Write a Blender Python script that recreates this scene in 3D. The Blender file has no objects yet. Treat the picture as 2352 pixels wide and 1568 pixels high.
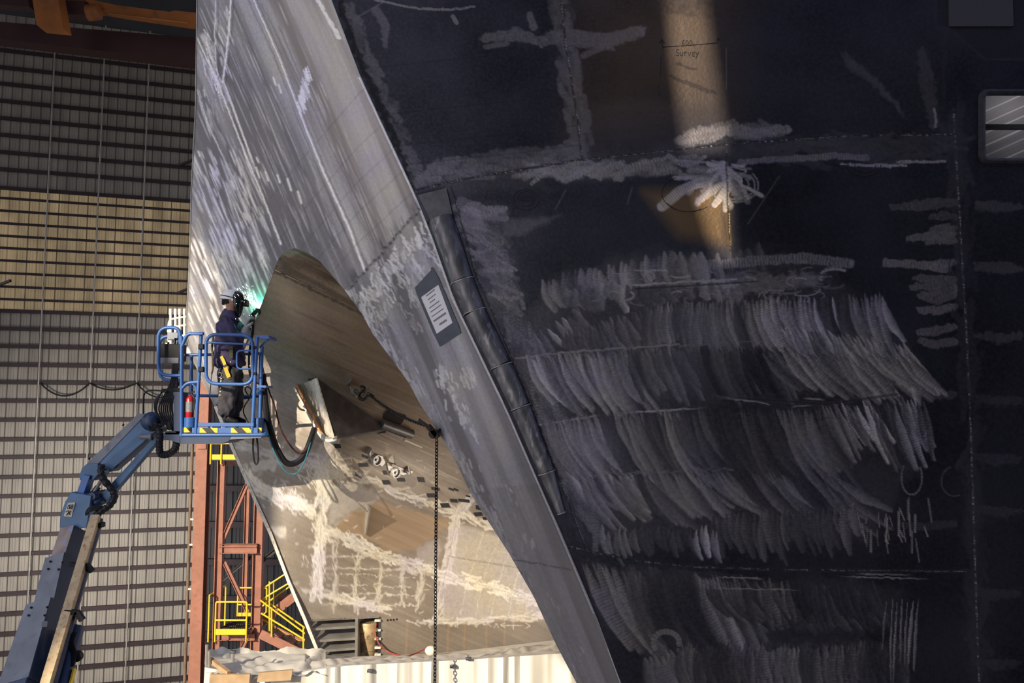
import bpy, bmesh, math, random
import numpy as np
from mathutils import Vector, Matrix
random.seed(7); RNG = np.random.RandomState(11)
scene = bpy.context.scene
COL = scene.collection
# ------------------------------------------------------------------ camera
FPX, CX, CY = 1900.0, 1176.0, 784.0
PITCH = math.atan(163.0 / FPX)
CAMZ = 20.5
cp, sp = math.cos(PITCH), math.sin(PITCH)
cam_d = bpy.data.cameras.new('camera'); cam = bpy.data.objects.new('camera', cam_d); COL.objects.link(cam)
cam.location = (0, 0, CAMZ); cam.rotation_euler = (math.pi / 2 + PITCH, 0, 0)
cam_d.sensor_width = 36.0; cam_d.lens = 36.0 * FPX / 2352.0; cam_d.clip_end = 400; cam_d.clip_start = 0.05
scene.camera = cam

def ray(x, y):
    v = CY - y
    return Vector((x - CX, FPX * cp - v * sp, FPX * sp + v * cp))
def P(x, y, Y):
    d = ray(x, y); t = Y / d.y
    return Vector((d.x * t, Y, CAMZ + d.z * t))
class Plane:
    def __init__(self, p, n): self.p = Vector(p); self.n = Vector(n).normalized()
    def hit(self, x, y, off=0.0):
        d = ray(x, y); o = Vector((0, 0, CAMZ))
        t = (self.p - o + self.n * off).dot(self.n) / d.dot(self.n)
        return o + d * t
    def hits(self, x, y):
        x = np.asarray(x, float); y = np.asarray(y, float); v = CY - y
        dx, dy, dz = x - CX, FPX * cp - v * sp, FPX * sp + v * cp
        n = self.n; t = (self.p.x * n.x + self.p.y * n.y + (self.p.z - CAMZ) * n.z) / (dx * n.x + dy * n.y + dz * n.z)
        return np.stack([dx * t, dy * t, CAMZ + dz * t], -1)
def Ps(x, y, Y):
    x = np.asarray(x, float); y = np.asarray(y, float); v = CY - y
    dx, dy, dz = x - CX, FPX * cp - v * sp, FPX * sp + v * cp
    t = Y / dy
    return np.stack([dx * t, dy * t, CAMZ + dz * t], -1)
def plane3(a, b, c):
    n = (b - a).cross(c - a).normalized()
    if n.y > 0: n = -n
    return Plane(a, n)
def lerp(a, b, t): return a + (b - a) * t

# ------------------------------------------------------------------ materials
def new_mat(name):
    m = bpy.data.materials.new(name); m.use_nodes = True
    nt = m.node_tree; nt.nodes.clear()
    out = nt.nodes.new('ShaderNodeOutputMaterial')
    return m, nt, out
def N(nt, t, **kw):
    n = nt.nodes.new(t)
    for k, v in kw.items():
        if k.startswith('i_'):
            n.inputs[k[2:].replace('_', ' ')].default_value = v
        else: setattr(n, k, v)
    return n
def mix(nt, fac, a, b, blend='MIX'):
    n = nt.nodes.new('ShaderNodeMix'); n.data_type = 'RGBA'; n.blend_type = blend
    for sock, v in ((n.inputs[0], fac), (n.inputs[6], a), (n.inputs[7], b)):
        if hasattr(v, 'is_linked') or hasattr(v, 'links'): nt.links.new(v, sock)
        elif isinstance(v, (int, float)): sock.default_value = v
        else: sock.default_value = (*v[:3], 1)
    return n.outputs[2]
def math_n(nt, op, a, b=None, clamp=False):
    n = nt.nodes.new('ShaderNodeMath'); n.operation = op; n.use_clamp = clamp
    for i, v in enumerate((a, b)):
        if v is None: continue
        if isinstance(v, (int, float)): n.inputs[i].default_value = v
        else: nt.links.new(v, n.inputs[i])
    return n.outputs[0]
def ramp(nt, src, stops):
    n = nt.nodes.new('ShaderNodeValToRGB'); nt.links.new(src, n.inputs[0])
    e = n.color_ramp.elements
    while len(e) < len(stops): e.new(0.5)
    for el, (p, c) in zip(e, stops):
        el.position = p; el.color = (*c, 1) if len(c) == 3 else c
    return n.outputs[0]
def s2l(r, g, b):
    f = lambda c: (c / 255 / 12.92) if c / 255 <= 0.04045 else ((c / 255 + 0.055) / 1.055) ** 2.4
    return (f(r), f(g), f(b))
def simple(name, col, rough=0.5, metal=0.0, var=0.18, scale=6.0, bump=0.0, dirt=None, stretch=(1, 1, 1), emit=None, spec=0.5):
    m, nt, out = new_mat(name)
    b = N(nt, 'ShaderNodeBsdfPrincipled')
    tc = N(nt, 'ShaderNodeTexCoord'); mp = N(nt, 'ShaderNodeMapping'); mp.inputs['Scale'].default_value = stretch
    nt.links.new(tc.outputs['Object'], mp.inputs[0])
    no = N(nt, 'ShaderNodeTexNoise'); no.inputs['Scale'].default_value = scale; no.inputs['Detail'].default_value = 5
    nt.links.new(mp.outputs[0], no.inputs['Vector'])
    lo = tuple(max(0, c * (1 - var)) for c in col); hi = tuple(min(1, c * (1 + var)) for c in col)
    c = ramp(nt, no.outputs[0], [(0.3, lo), (0.7, hi)])
    if dirt is not None:
        n2 = N(nt, 'ShaderNodeTexNoise'); n2.inputs['Scale'].default_value = scale * 2.3; n2.inputs['Detail'].default_value = 6
        nt.links.new(mp.outputs[0], n2.inputs['Vector'])
        f = ramp(nt, n2.outputs[0], [(0.55, (0, 0, 0)), (0.68, (1, 1, 1))])
        c = mix(nt, f, c, dirt)
    nt.links.new(c, b.inputs['Base Color'])
    b.inputs['Roughness'].default_value = rough; b.inputs['Metallic'].default_value = metal
    b.inputs['Specular IOR Level'].default_value = spec
    if bump:
        bp = N(nt, 'ShaderNodeBump'); bp.inputs['Strength'].default_value = bump; bp.inputs['Distance'].default_value = 0.02
        nt.links.new(no.outputs[0], bp.inputs['Height']); nt.links.new(bp.outputs[0], b.inputs['Normal'])
    if emit:
        b.inputs['Emission Color'].default_value = (*emit[0], 1); b.inputs['Emission Strength'].default_value = emit[1]
    nt.links.new(b.outputs[0], out.inputs[0])
    return m

# ------------------------------------------------------------------ mesh building
class MB:
    def __init__(self): self.v = []; self.f = []; self.smooth = True
    def add(self, vs, fs):
        o = len(self.v); self.v += [tuple(p) for p in vs]; self.f += [tuple(i + o for i in q) for q in fs]; return self
    def box(self, c, size, R=None):
        c = Vector(c); h = Vector(size) / 2
        vs = []
        for sx in (-1, 1):
            for sy in (-1, 1):
                for sz in (-1, 1):
                    q = Vector((sx * h.x, sy * h.y, sz * h.z))
                    if R is not None: q = R @ q
                    vs.append(c + q)
        return self.add(vs, [(0, 1, 3, 2), (4, 6, 7, 5), (0, 4, 5, 1), (2, 3, 7, 6), (0, 2, 6, 4), (1, 5, 7, 3)])
    def beam(self, a, b, w, h, side=None, w2=None, h2=None):
        """box from a to b; w across 'side' direction, h across the other"""
        a, b = Vector(a), Vector(b); d = (b - a).normalized()
        s = Vector(side) if side is not None else (Vector((0, 0, 1)) if abs(d.z) < 0.9 else Vector((1, 0, 0)))
        s = (s - d * s.dot(d)).normalized(); u = d.cross(s).normalized()
        w2 = w if w2 is None else w2; h2 = h if h2 is None else h2
        vs = []
        for p, ww, hh in ((a, w, h), (b, w2, h2)):
            for i, j in ((-1, -1), (1, -1), (1, 1), (-1, 1)):
                vs.append(p + s * (i * ww / 2) + u * (j * hh / 2))
        return self.add(vs, [(3, 2, 1, 0), (4, 5, 6, 7), (0, 1, 5, 4), (1, 2, 6, 5), (2, 3, 7, 6), (3, 0, 4, 7)])
    def tube(self, pts, r, n=10, closed=False, caps=True):
        pts = [Vector(p) for p in pts]; m = len(pts)
        rs = r if isinstance(r, (list, tuple)) else [r] * m
        T = []
        for i in range(m):
            if closed: t = pts[(i + 1) % m] - pts[i - 1]
            else: t = pts[min(i + 1, m - 1)] - pts[max(i - 1, 0)]
            T.append(t.normalized() if t.length > 1e-9 else Vector((0, 0, 1)))
        ref = Vector((0, 1, 0)) if abs(T[0].y) < 0.9 else Vector((1, 0, 0))
        nrm = (ref - T[0] * ref.dot(T[0])).normalized()
        vs = []
        for i in range(m):
            nrm = (nrm - T[i] * nrm.dot(T[i]))
            nrm = nrm.normalized() if nrm.length > 1e-6 else T[i].orthogonal().normalized()
            bi = T[i].cross(nrm)
            for k in range(n):
                a = 2 * math.pi * k / n
                vs.append(pts[i] + (nrm * math.cos(a) + bi * math.sin(a)) * rs[i])
        fs = []
        for i in range(m if closed else m - 1):
            j = (i + 1) % m
            for k in range(n):
                k2 = (k + 1) % n
                fs.append((i * n + k, i * n + k2, j * n + k2, j * n + k))
        if caps and not closed:
            fs.append(tuple(range(n - 1, -1, -1))); fs.append(tuple((m - 1) * n + k for k in range(n)))
        return self.add(vs, fs)
    def prism(self, poly, vec):
        """polygon (3D points) extruded by vec"""
        vec = Vector(vec); n = len(poly); a = [Vector(p) for p in poly]; b = [p + vec for p in a]
        fs = [tuple(range(n - 1, -1, -1)), tuple(range(n, 2 * n))]
        for i in range(n):
            j = (i + 1) % n; fs.append((i, j, j + n, i + n))
        return self.add(a + b, fs)
    def lathe(self, o, axis, prof, n=20):
        """prof: list of (dist along axis, radius)"""
        o = Vector(o); ax = Vector(axis).normalized(); u = ax.orthogonal().normalized(); w = ax.cross(u)
        vs = []; fs = []
        for (d, r) in prof:
            for k in range(n):
                a = 2 * math.pi * k / n; vs.append(o + ax * d + (u * math.cos(a) + w * math.sin(a)) * r)
        m = len(prof)
        for i in range(m - 1):
            for k in range(n):
                k2 = (k + 1) % n; fs.append((i * n + k, i * n + k2, (i + 1) * n + k2, (i + 1) * n + k))
        fs.append(tuple(range(n - 1, -1, -1))); fs.append(tuple((m - 1) * n + k for k in range(n)))
        return self.add(vs, fs)
    def ball(self, c, r, n=14, m=9, R=None):
        c = Vector(c); r = Vector(r) if isinstance(r, (tuple, list, Vector)) else Vector((r, r, r))
        vs = []; fs = []
        for i in range(m + 1):
            th = math.pi * i / m
            for k in range(n):
                a = 2 * math.pi * k / n
                q = Vector((r.x * math.sin(th) * math.cos(a), r.y * math.sin(th) * math.sin(a), r.z * math.cos(th)))
                vs.append(c + (R @ q if R is not None else q))
        for i in range(m):
            for k in range(n):
                k2 = (k + 1) % n; fs.append((i * n + k, (i + 1) * n + k, (i + 1) * n + k2, i * n + k2))
        return self.add(vs, fs)
    def grid(self, rows):
        """rows: list of equal-length lists of points"""
        m = len(rows); n = len(rows[0]); vs = [p for r in rows for p in r]
        return self.add(vs, [(i * n + j, i * n + j + 1, (i + 1) * n + j + 1, (i + 1) * n + j) for i in range(m - 1) for j in range(n - 1)])
    def build(self, name, mat, parent=None, smooth=None, bevel=0.0, recalc=True, solid=0.0):
        me = bpy.data.meshes.new(name); me.from_pydata(self.v, [], self.f); me.validate(); me.update()
        if recalc:
            bm = bmesh.new(); bm.from_mesh(me); bmesh.ops.remove_doubles(bm, verts=bm.verts, dist=1e-5)
            bmesh.ops.recalc_face_normals(bm, faces=bm.faces); bm.to_mesh(me); bm.free()
        o = bpy.data.objects.new(name, me); COL.objects.link(o); me.materials.append(mat)
        if smooth if smooth is not None else self.smooth:
            me.shade_smooth()
            try: me.set_sharp_from_angle(angle=math.radians(38))
            except Exception: pass
        if bevel:
            b = o.modifiers.new('bevel', 'BEVEL'); b.width = bevel; b.segments = 2; b.limit_method = 'ANGLE'; b.angle_limit = math.radians(40)
        if solid:
            s = o.modifiers.new('solid', 'SOLIDIFY'); s.thickness = solid; s.offset = 0
        adopt(o, parent)
        return o
def adopt(o, parent):
    if parent is None: return o
    o.parent = parent
    M = Matrix.Translation(parent.location) if parent.parent is None else parent_world(parent)
    if parent.parent is None and parent.type == 'EMPTY':
        M = Matrix.LocRotScale(parent.location, parent.rotation_euler, None)
    o.matrix_parent_inverse = M.inverted()
    return o
def parent_world(p):
    # parts are built in world coordinates: identity world matrix
    return Matrix.Identity(4)
def thing(name, label, cat, loc, group=None):
    o = bpy.data.objects.new(name, None); COL.objects.link(o); o.location = Vector(loc)
    o.empty_display_size = 0.2
    o['label'] = label; o['category'] = cat
    if group: o['group'] = group
    return o
def tag(o, label, cat, group=None, kind=None):
    o['label'] = label; o['category'] = cat
    if group: o['group'] = group
    if kind: o['kind'] = kind
    return o
def struct(o): o['kind'] = 'structure'; return o
def smooth_path(pts, k=6):
    pts = [Vector(p) for p in pts]; out = []
    for i in range(len(pts) - 1):
        p0 = pts[max(i - 1, 0)]; p1 = pts[i]; p2 = pts[i + 1]; p3 = pts[min(i + 2, len(pts) - 1)]
        for j in range(k):
            t = j / k
            out.append(0.5 * ((2 * p1) + (-p0 + p2) * t + (2 * p0 - 5 * p1 + 4 * p2 - p3) * t * t + (-p0 + 3 * p1 - 3 * p2 + p3) * t ** 3))
    out.append(pts[-1]); return out
def round_rect(pts, r, k=5):
    """closed polygon of 3D points with rounded corners"""
    out = []; n = len(pts); pts = [Vector(p) for p in pts]
    for i in range(n):
        a, b, c = pts[i - 1], pts[i], pts[(i + 1) % n]
        d1 = (a - b).normalized(); d2 = (c - b).normalized(); rr = min(r, (a - b).length / 2.05, (c - b).length / 2.05)
        p, q = b + d1 * rr, b + d2 * rr
        for j in range(k + 1):
            t = j / k; out.append(p * (1 - t) ** 2 + b * 2 * t * (1 - t) + q * t * t)
    return out
def round_open(pts, r, k=5):
    pts = [Vector(p) for p in pts]; out = [pts[0]]
    for i in range(1, len(pts) - 1):
        a, b, c = pts[i - 1], pts[i], pts[i + 1]
        d1 = (a - b).normalized(); d2 = (c - b).normalized(); rr = min(r, (a - b).length / 2.05, (c - b).length / 2.05)
        p, q = b + d1 * rr, b + d2 * rr
        for j in range(k + 1):
            t = j / k; out.append(p * (1 - t) ** 2 + b * 2 * t * (1 - t) + q * t * t)
    out.append(pts[-1]); return out

# ------------------------------------------------------------------ painted surface data (vertex attributes in the plate's own grid)
def vnoise(x, y, seed=0):
    xi = np.floor(x).astype(np.int64); yi = np.floor(y).astype(np.int64); fx = x - xi; fy = y - yi
    fx = fx * fx * (3 - 2 * fx); fy = fy * fy * (3 - 2 * fy)
    def h(i, j):
        n = (i * 374761393 + j * 668265263 + seed * 974711) & 0x7fffffff
        n = (n ^ (n >> 13)) * 1274126177 & 0x7fffffff
        return ((n ^ (n >> 16)) & 0xffff) / 65535.0
    return (h(xi, yi) * (1 - fx) + h(xi + 1, yi) * fx) * (1 - fy) + (h(xi, yi + 1) * (1 - fx) + h(xi + 1, yi + 1) * fx) * fy
def fbm(x, y, seed=0, o=4):
    a = 0; w = 0.5
    for k in range(o): a = a + w * vnoise(x * 2 ** k, y * 2 ** k, seed + k); w *= 0.5
    return a / (1 - 0.5 ** o)
class Canvas:
    def __init__(s, x0, x1, y0, y1, st):
        s.x0, s.y0, s.st = x0, y0, st
        s.xs = np.arange(x0, x1 + st, st, dtype=np.float32); s.ys = np.arange(y0, y1 + st, st, dtype=np.float32)
        s.X, s.Y = np.meshgrid(s.xs, s.ys); s.F = {}
    def field(s, n, v=0.0):
        if n not in s.F: s.F[n] = np.full(s.X.shape, v, np.float32)
        return s.F[n]
    def win(s, xa, xb, ya, yb):
        i0 = max(0, int((ya - s.y0) / s.st)); i1 = min(len(s.ys), int((yb - s.y0) / s.st) + 2)
        j0 = max(0, int((xa - s.x0) / s.st)); j1 = min(len(s.xs), int((xb - s.x0) / s.st) + 2)
        return (slice(i0, i1), slice(j0, j1)) if i1 > i0 and j1 > j0 else None
    def stroke(s, name, pts, w, v=1.0, soft=0.35, mode='max', chat=0.0, per=8.0, fade=(0.0, 0.0), rag=0.0, side=0.0):
        F = s.field(name); pts = np.asarray(pts, float)
        W = np.full(len(pts), w, float) if np.isscalar(w) else np.asarray(w, float)
        m = W.max() * 1.6 + 3
        wn = s.win(pts[:, 0].min() - m, pts[:, 0].max() + m, pts[:, 1].min() - m, pts[:, 1].max() + m)
        if wn is None: return
        X, Y = s.X[wn], s.Y[wn]
        if rag:
            X = X + rag * (fbm(X / 9, Y / 9, 5, 3) - 0.5) * 2; Y = Y + rag * (fbm(X / 9, Y / 9, 9, 3) - 0.5) * 2
        best = np.full(X.shape, 1e9); arc = np.zeros(X.shape); ww = np.full(X.shape, W[0]); sd = np.zeros(X.shape); L = 0.0
        for i in range(len(pts) - 1):
            ax, ay = pts[i]; bx, by = pts[i + 1]; dx, dy = bx - ax, by - ay; l2 = dx * dx + dy * dy + 1e-9; l = math.sqrt(l2)
            t = np.clip(((X - ax) * dx + (Y - ay) * dy) / l2, 0, 1)
            d = np.hypot(X - ax - t * dx, Y - ay - t * dy); k = d < best
            best = np.where(k, d, best); arc = np.where(k, L + t * l, arc); ww = np.where(k, W[i] + (W[i + 1] - W[i]) * t, ww)
            if side: sd = np.where(k, ((X - ax) * dy - (Y - ay) * dx) / l, sd)
            L += l
        a = np.clip((ww - best) / np.maximum(soft * ww, 0.5), 0, 1); a = a * a * (3 - 2 * a)
        val = v * a
        if chat: val = val * (1 - chat * (0.5 + 0.5 * np.sin(2 * np.pi * arc / per)))
        if side: val = val * np.clip(1 + side * sd / np.maximum(ww, 1), 0, 2)
        if fade[0] > 0: val = val * np.clip(arc / (fade[0] * L), 0, 1)
        if fade[1] > 0: val = val * np.clip((L - arc) / (fade[1] * L), 0, 1)
        if mode == 'max': F[wn] = np.maximum(F[wn], val)
        elif mode == 'over':
            k = a
            if fade[0] > 0: k = k * np.clip(arc / (fade[0] * L), 0, 1)
            if fade[1] > 0: k = k * np.clip((L - arc) / (fade[1] * L), 0, 1)
            F[wn] = F[wn] * (1 - .85 * k) + (val if v > 0 else 0)
        elif mode == 'add': F[wn] = F[wn] + val
        elif mode == 'mix': F[wn] = F[wn] * (1 - a) + val * a
    def poly(s, name, pts, v=1.0, soft=4.0, rag=0.0, rs=14.0, mode='max', tex=0.0):
        F = s.field(name); pts = np.asarray(pts, float); m = soft + rag + 4
        wn = s.win(pts[:, 0].min() - m, pts[:, 0].max() + m, pts[:, 1].min() - m, pts[:, 1].max() + m)
        if wn is None: return
        X0, Y0 = s.X[wn], s.Y[wn]; X, Y = X0, Y0
        if rag:
            X = X0 + rag * (fbm(X0 / rs, Y0 / rs, 15, 3) - 0.5) * 2; Y = Y0 + rag * (fbm(X0 / rs, Y0 / rs, 29, 3) - 0.5) * 2
        ins = np.zeros(X.shape, bool); best = np.full(X.shape, 1e9); n = len(pts)
        for i in range(n):
            ax, ay = pts[i]; bx, by = pts[(i + 1) % n]
            c = ((ay > Y) != (by > Y)) & (X < (bx - ax) * (Y - ay) / (by - ay + 1e-12) + ax); ins ^= c
            dx, dy = bx - ax, by - ay; t = np.clip(((X - ax) * dx + (Y - ay) * dy) / (dx * dx + dy * dy + 1e-9), 0, 1)
            best = np.minimum(best, np.hypot(X - ax - t * dx, Y - ay - t * dy))
        sdist = np.where(ins, best, -best); a = np.clip(sdist / soft + 0.5, 0, 1); val = v * a
        if tex: val = val * (1 - tex * fbm(X0 / 7, Y0 / 7, 51, 3))
        if mode == 'max': F[wn] = np.maximum(F[wn], val)
        elif mode == 'add': F[wn] = F[wn] + val
        else: F[wn] = F[wn] * (1 - a) + val * a
    def sample(s, name, x, y):
        F = s.field(name)
        fx = np.clip((x - s.x0) / s.st, 0, F.shape[1] - 1.001); fy = np.clip((y - s.y0) / s.st, 0, F.shape[0] - 1.001)
        i = fy.astype(int); j = fx.astype(int); a = fx - j; b = fy - i
        return (F[i, j] * (1 - a) + F[i, j + 1] * a) * (1 - b) + (F[i + 1, j] * (1 - a) + F[i + 1, j + 1] * a) * b
def np_mesh(name, co, faces, mat, attrs, parent=None, flip=False):
    """co (n,3), faces (m,4) -> mesh with float point attributes"""
    me = bpy.data.meshes.new(name); nv = len(co); nf = len(faces)
    if flip: faces = faces[:, ::-1]
    me.vertices.add(nv); me.vertices.foreach_set('co', np.ascontiguousarray(co, np.float32).ravel())
    me.loops.add(nf * 4); me.loops.foreach_set('vertex_index', np.ascontiguousarray(faces, np.int32).ravel())
    me.polygons.add(nf); me.polygons.foreach_set('loop_start', np.arange(0, nf * 4, 4, dtype=np.int32))
    me.update(calc_edges=True)
    for k, a in attrs.items():
        at = me.attributes.new(k, 'FLOAT', 'POINT'); at.data.foreach_set('value', np.ascontiguousarray(a, np.float32))
    me.shade_smooth()
    me.materials.append(mat); o = bpy.data.objects.new(name, me); COL.objects.link(o)
    adopt(o, parent); return o
def grid_faces(m, n, off=0):
    i, j = np.meshgrid(np.arange(m - 1), np.arange(n - 1), indexing='ij'); a = i * n + j
    return (np.stack([a, a + 1, a + n + 1, a + n], -1).reshape(-1, 4) + off).astype(np.int32)
def interp_curve(pts):
    pts = np.asarray(pts, float); return lambda y: np.interp(y, pts[:, 1], pts[:, 0])
# ------------------------------------------------------------------ the ship under construction
Dp = Plane((0, 9.6, CAMZ), (0.08, 1, 0))                         # outboard side shell of the near hull
K_PTS = [(700, -120), (740, -40), (761, 0), (828, 178), (886, 303), (953, 446), (991, 540), (1044, 690), (1080, 765), (1169, 950), (1276, 1195), (1366, 1408), (1425, 1568), (1510, 1790), (1950, 2930), (2700, 4950)]
kx = interp_curve(K_PTS)
Ap = plane3(Dp.hit(761, 0), Dp.hit(1425, 1568), P(434, 700, 12.2))   # raked bow face
STEM_A = interp_curve([(455, -120), (453, 0), (450, 250), (446, 320), (440, 430), (437, 560), (434, 640), (430, 700), (428, 760), (436, 800), (451, 842), (495, 933)])
STEM_B = [(495, 933), (527, 1012), (585, 1145), (621, 1224), (664, 1337), (701, 1424), (740, 1521), (800, 1665), (1100, 2400)]
CREASE = [(630, 618), (600, 700), (570, 775), (535, 850), (495, 933)]
ARCH_R = [(676, 570), (701, 576), (734, 599), (766, 636), (794, 669), (830, 718), (855, 765), (901, 826), (937, 876), (966, 929), (1001, 983), (1044, 1054), (1080, 1130), (1117, 1190), (1170, 1272), (1226, 1370), (1275, 1475), (1324, 1568), (1420, 1790), (1880, 2930)]
ARCH_L = [(676, 570), (651, 579), (638, 598), (630, 618)] + CREASE[1:]
WINDOW = (2255, 2620, 212, 371)

ship = thing('ship_hull', 'huge unpainted aluminium ship hull with raked bow and ground weld seams', 'ship', (0.5, 9.6, 0))

def hull_mat(name, base, ground, tan, line, rough, grough, metal, gmetal, streak=None, nscale=1.2, var=0.25, bump=0.25, mottle=.35, spec=.5):
    m, nt, out = new_mat(name); b = N(nt, 'ShaderNodeBsdfPrincipled')
    A = lambda n: N(nt, 'ShaderNodeAttribute', attribute_name=n).outputs['Fac']
    g, t, l = A('ground'), A('tan'), A('line')
    tc = N(nt, 'ShaderNodeTexCoord')
    n1 = N(nt, 'ShaderNodeTexNoise'); n1.inputs['Scale'].default_value = nscale; n1.inputs['Detail'].default_value = 7
    nt.links.new(tc.outputs['Object'], n1.inputs['Vector'])
    n2 = N(nt, 'ShaderNodeTexNoise'); n2.inputs['Scale'].default_value = 26; n2.inputs['Detail'].default_value = 6
    mp = N(nt, 'ShaderNodeMapping')
    if streak is not None:
        # stretch the grain along the streak direction (rotation brings it onto x)
        mp.inputs['Rotation'].default_value = streak[0]; mp.inputs['Scale'].default_value = streak[1]
        mp.vector_type = 'TEXTURE' if len(streak) > 2 else 'POINT'
    nt.links.new(tc.outputs['Object'], mp.inputs[0]); nt.links.new(mp.outputs[0], n2.inputs['Vector'])
    lo = tuple(c * (1 - var) for c in base); hi = tuple(c * (1 + var) for c in base)
    c = ramp(nt, n1.outputs[0], [(0.35, lo), (0.65, hi)])
    f2 = ramp(nt, n2.outputs[0], [(0.38, (0, 0, 0)), (0.66, (1, 1, 1))])
    c = mix(nt, math_n(nt, 'MULTIPLY', f2, mottle), c, tuple(x * 1.9 for x in base))
    c = mix(nt, t, c, tan)
    n3 = N(nt, 'ShaderNodeTexNoise'); n3.inputs['Scale'].default_value = 1.6; n3.inputs['Detail'].default_value = 3; nt.links.new(tc.outputs['Object'], n3.inputs['Vector'])
    gcol = ramp(nt, n3.outputs[0], [(.36, tuple(x * k for x, k in zip(ground, (.94, .93, 1.10)))), (.5, ground), (.62, tuple(x * k for x, k in zip(ground, (1.02, .99, .90))))])
    gg = math_n(nt, 'MULTIPLY', g, math_n(nt, 'ADD', math_n(nt, 'MULTIPLY', n2.outputs[0], 0.7), 0.62), True)
    c = mix(nt, gg, c, gcol)
    c = mix(nt, l, c, line)
    b.inputs['Specular IOR Level'].default_value = spec
    nt.links.new(c, b.inputs['Base Color'])
    r = math_n(nt, 'ADD', math_n(nt, 'MULTIPLY', gg, grough - rough), rough)
    r = math_n(nt, 'ADD', r, math_n(nt, 'MULTIPLY', math_n(nt, 'SUBTRACT', n1.outputs[0], 0.5), 0.15))
    nt.links.new(r, b.inputs['Roughness'])
    me = math_n(nt, 'ADD', math_n(nt, 'MULTIPLY', gg, gmetal - metal), metal, True)
    me = math_n(nt, 'MULTIPLY', me, math_n(nt, 'SUBTRACT', 1.0, l), True)
    nt.links.new(me, b.inputs['Metallic'])
    bp = N(nt, 'ShaderNodeBump'); bp.inputs['Strength'].default_value = bump; bp.inputs['Distance'].default_value = 0.01
    h = math_n(nt, 'ADD', math_n(nt, 'MULTIPLY', g, 0.8), math_n(nt, 'MULTIPLY', n2.outputs[0], 0.5))
    h = math_n(nt, 'ADD', h, A('bead'))
    nt.links.new(h, bp.inputs['Height']); nt.links.new(bp.outputs[0], b.inputs['Normal'])
    nt.links.new(b.outputs[0], out.inputs[0]); return m

# ================= side shell paint: grinding strokes, weld seams, smears, all as surface data in the plate's own grid
cd = Canvas(740, 2360, -40, 1600, 2)
for f in ('ground', 'tan', 'line', 'bead'): cd.field(f)
R = random.Random(3)
def arcs(cv, x0, x1, n, y0, y1, ln, dx, curve, w, v, chat=0.45, per=7.5, name='ground', jit=8, top=0.0, vfun=None, fade=(0.12, 0.1)):
    """a row of overlapping grinder sweeps; each starts near y0..y1 and runs down ln px, drifting dx and bending by curve"""
    cluster = 0
    order = list(range(n))
    side = R.choice((-.75, .75))
    for i in order:
        t = (i + R.uniform(-.3, .3)) / max(1, n - 1); x = x0 + (x1 - x0) * t
        if R.random() < .22: cluster = R.uniform(-.45, .5)
        y = y0 + (y1 - y0) * t + R.uniform(-jit, jit); L = ln * R.uniform(.62, 1.15); d = dx * R.uniform(.8, 1.25); c = curve * R.uniform(.7, 1.3)
        S = np.linspace(0, 1, 10)
        pts = [(x + d * s + c * s * s + top * (1 - s) ** 3, y + L * s) for s in S]
        vv = max(.06, v * (.72 + cluster) * R.uniform(.7, 1.2) * (vfun(t) if vfun else 1)); ww = w * R.uniform(.9, 1.75)
        W = [ww * min(1, .12 + 2.2 * s) * min(1, .45 + 1.6 * (1 - s)) for s in S]
        cv.stroke(name, pts, W, vv * 1.15, soft=0.4, chat=chat * R.uniform(.35, .8), per=per * R.uniform(.75, 1.0), fade=(.05, .04), rag=1.6, side=side * R.uniform(.5, 1), mode='over')
def ragged_band(cv, pts, w, v, n, name='ground', ang=None, ln=(18, 46), ww=(5, 12), chat=.35):
    """short sweeps crossing a seam: the ground margin of a weld"""
    pts = np.asarray(pts, float); seg = np.hypot(*(pts[1:] - pts[:-1]).T); cum = np.concatenate([[0], np.cumsum(seg)])
    for i in range(n):
        q = R.uniform(0, cum[-1]); x = np.interp(q, cum, pts[:, 0]); y = np.interp(q, cum, pts[:, 1])
        k = min(np.searchsorted(cum, q), len(seg)) - 1; k = max(k, 0); tx, ty = (pts[k + 1] - pts[k]) / (seg[k] + 1e-9)
        o = R.uniform(-w, w); x += -ty * o; y += tx * o
        a = (math.atan2(ty, tx) if ang is None else ang) + R.uniform(-.5, .5); L = R.uniform(*ln) / 2
        b = R.uniform(-.25, .25) * L
        p = [(x - math.cos(a) * L, y - math.sin(a) * L), (x + b * -math.sin(a), y + b * math.cos(a)), (x + math.cos(a) * L, y + math.sin(a) * L)]
        cv.stroke(name, p, R.uniform(*ww), v * R.uniform(.45, 1.1), soft=.6, chat=chat, per=R.uniform(5.5, 8), rag=3)
def weld(cv, pts, w=2.6, v=.9, dark=.9, dw=3.2):
    """thin rippled bead with a dark toe line"""
    w = w * .55
    cv.stroke('line', pts, w + dw * .8, dark, soft=.6, rag=2)
    F = cv.field('line'); tmp = 'beadtmp'; cv.F[tmp] = np.zeros_like(F)
    cv.stroke(tmp, pts, w + .4, 1.0, soft=.6, chat=.6, per=7, rag=1.2)
    cv.F[tmp] *= np.clip((fbm(cv.X / 6, cv.Y / 6, 7, 3) - .36) * 3.5, .12, 1).astype(np.float32)
    cv.F['line'] = F * (1 - .9 * cv.F[tmp]); cv.F['ground'] = np.maximum(cv.F['ground'], v * .8 * cv.F[tmp]); cv.F['bead'] = np.maximum(cv.F['bead'], cv.F[tmp] * 1.2)
X, Y = cd.X, cd.Y
# broad tone of the mill finish
tone = 0.045 * fbm(X / 260, Y / 170, 3, 4)
cd.F['ground'] += (tone + 0.03 * np.clip((1350 - X) / 500, 0, 1) * np.clip((Y - 200) / 800, 0, 1)).astype(np.float32)
for yy in (115, 225, 300, 345): cd.stroke('line', [(860, yy + 40), (1200, yy + 5), (1330, yy - 12)], 3, .35, soft=1)
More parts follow.
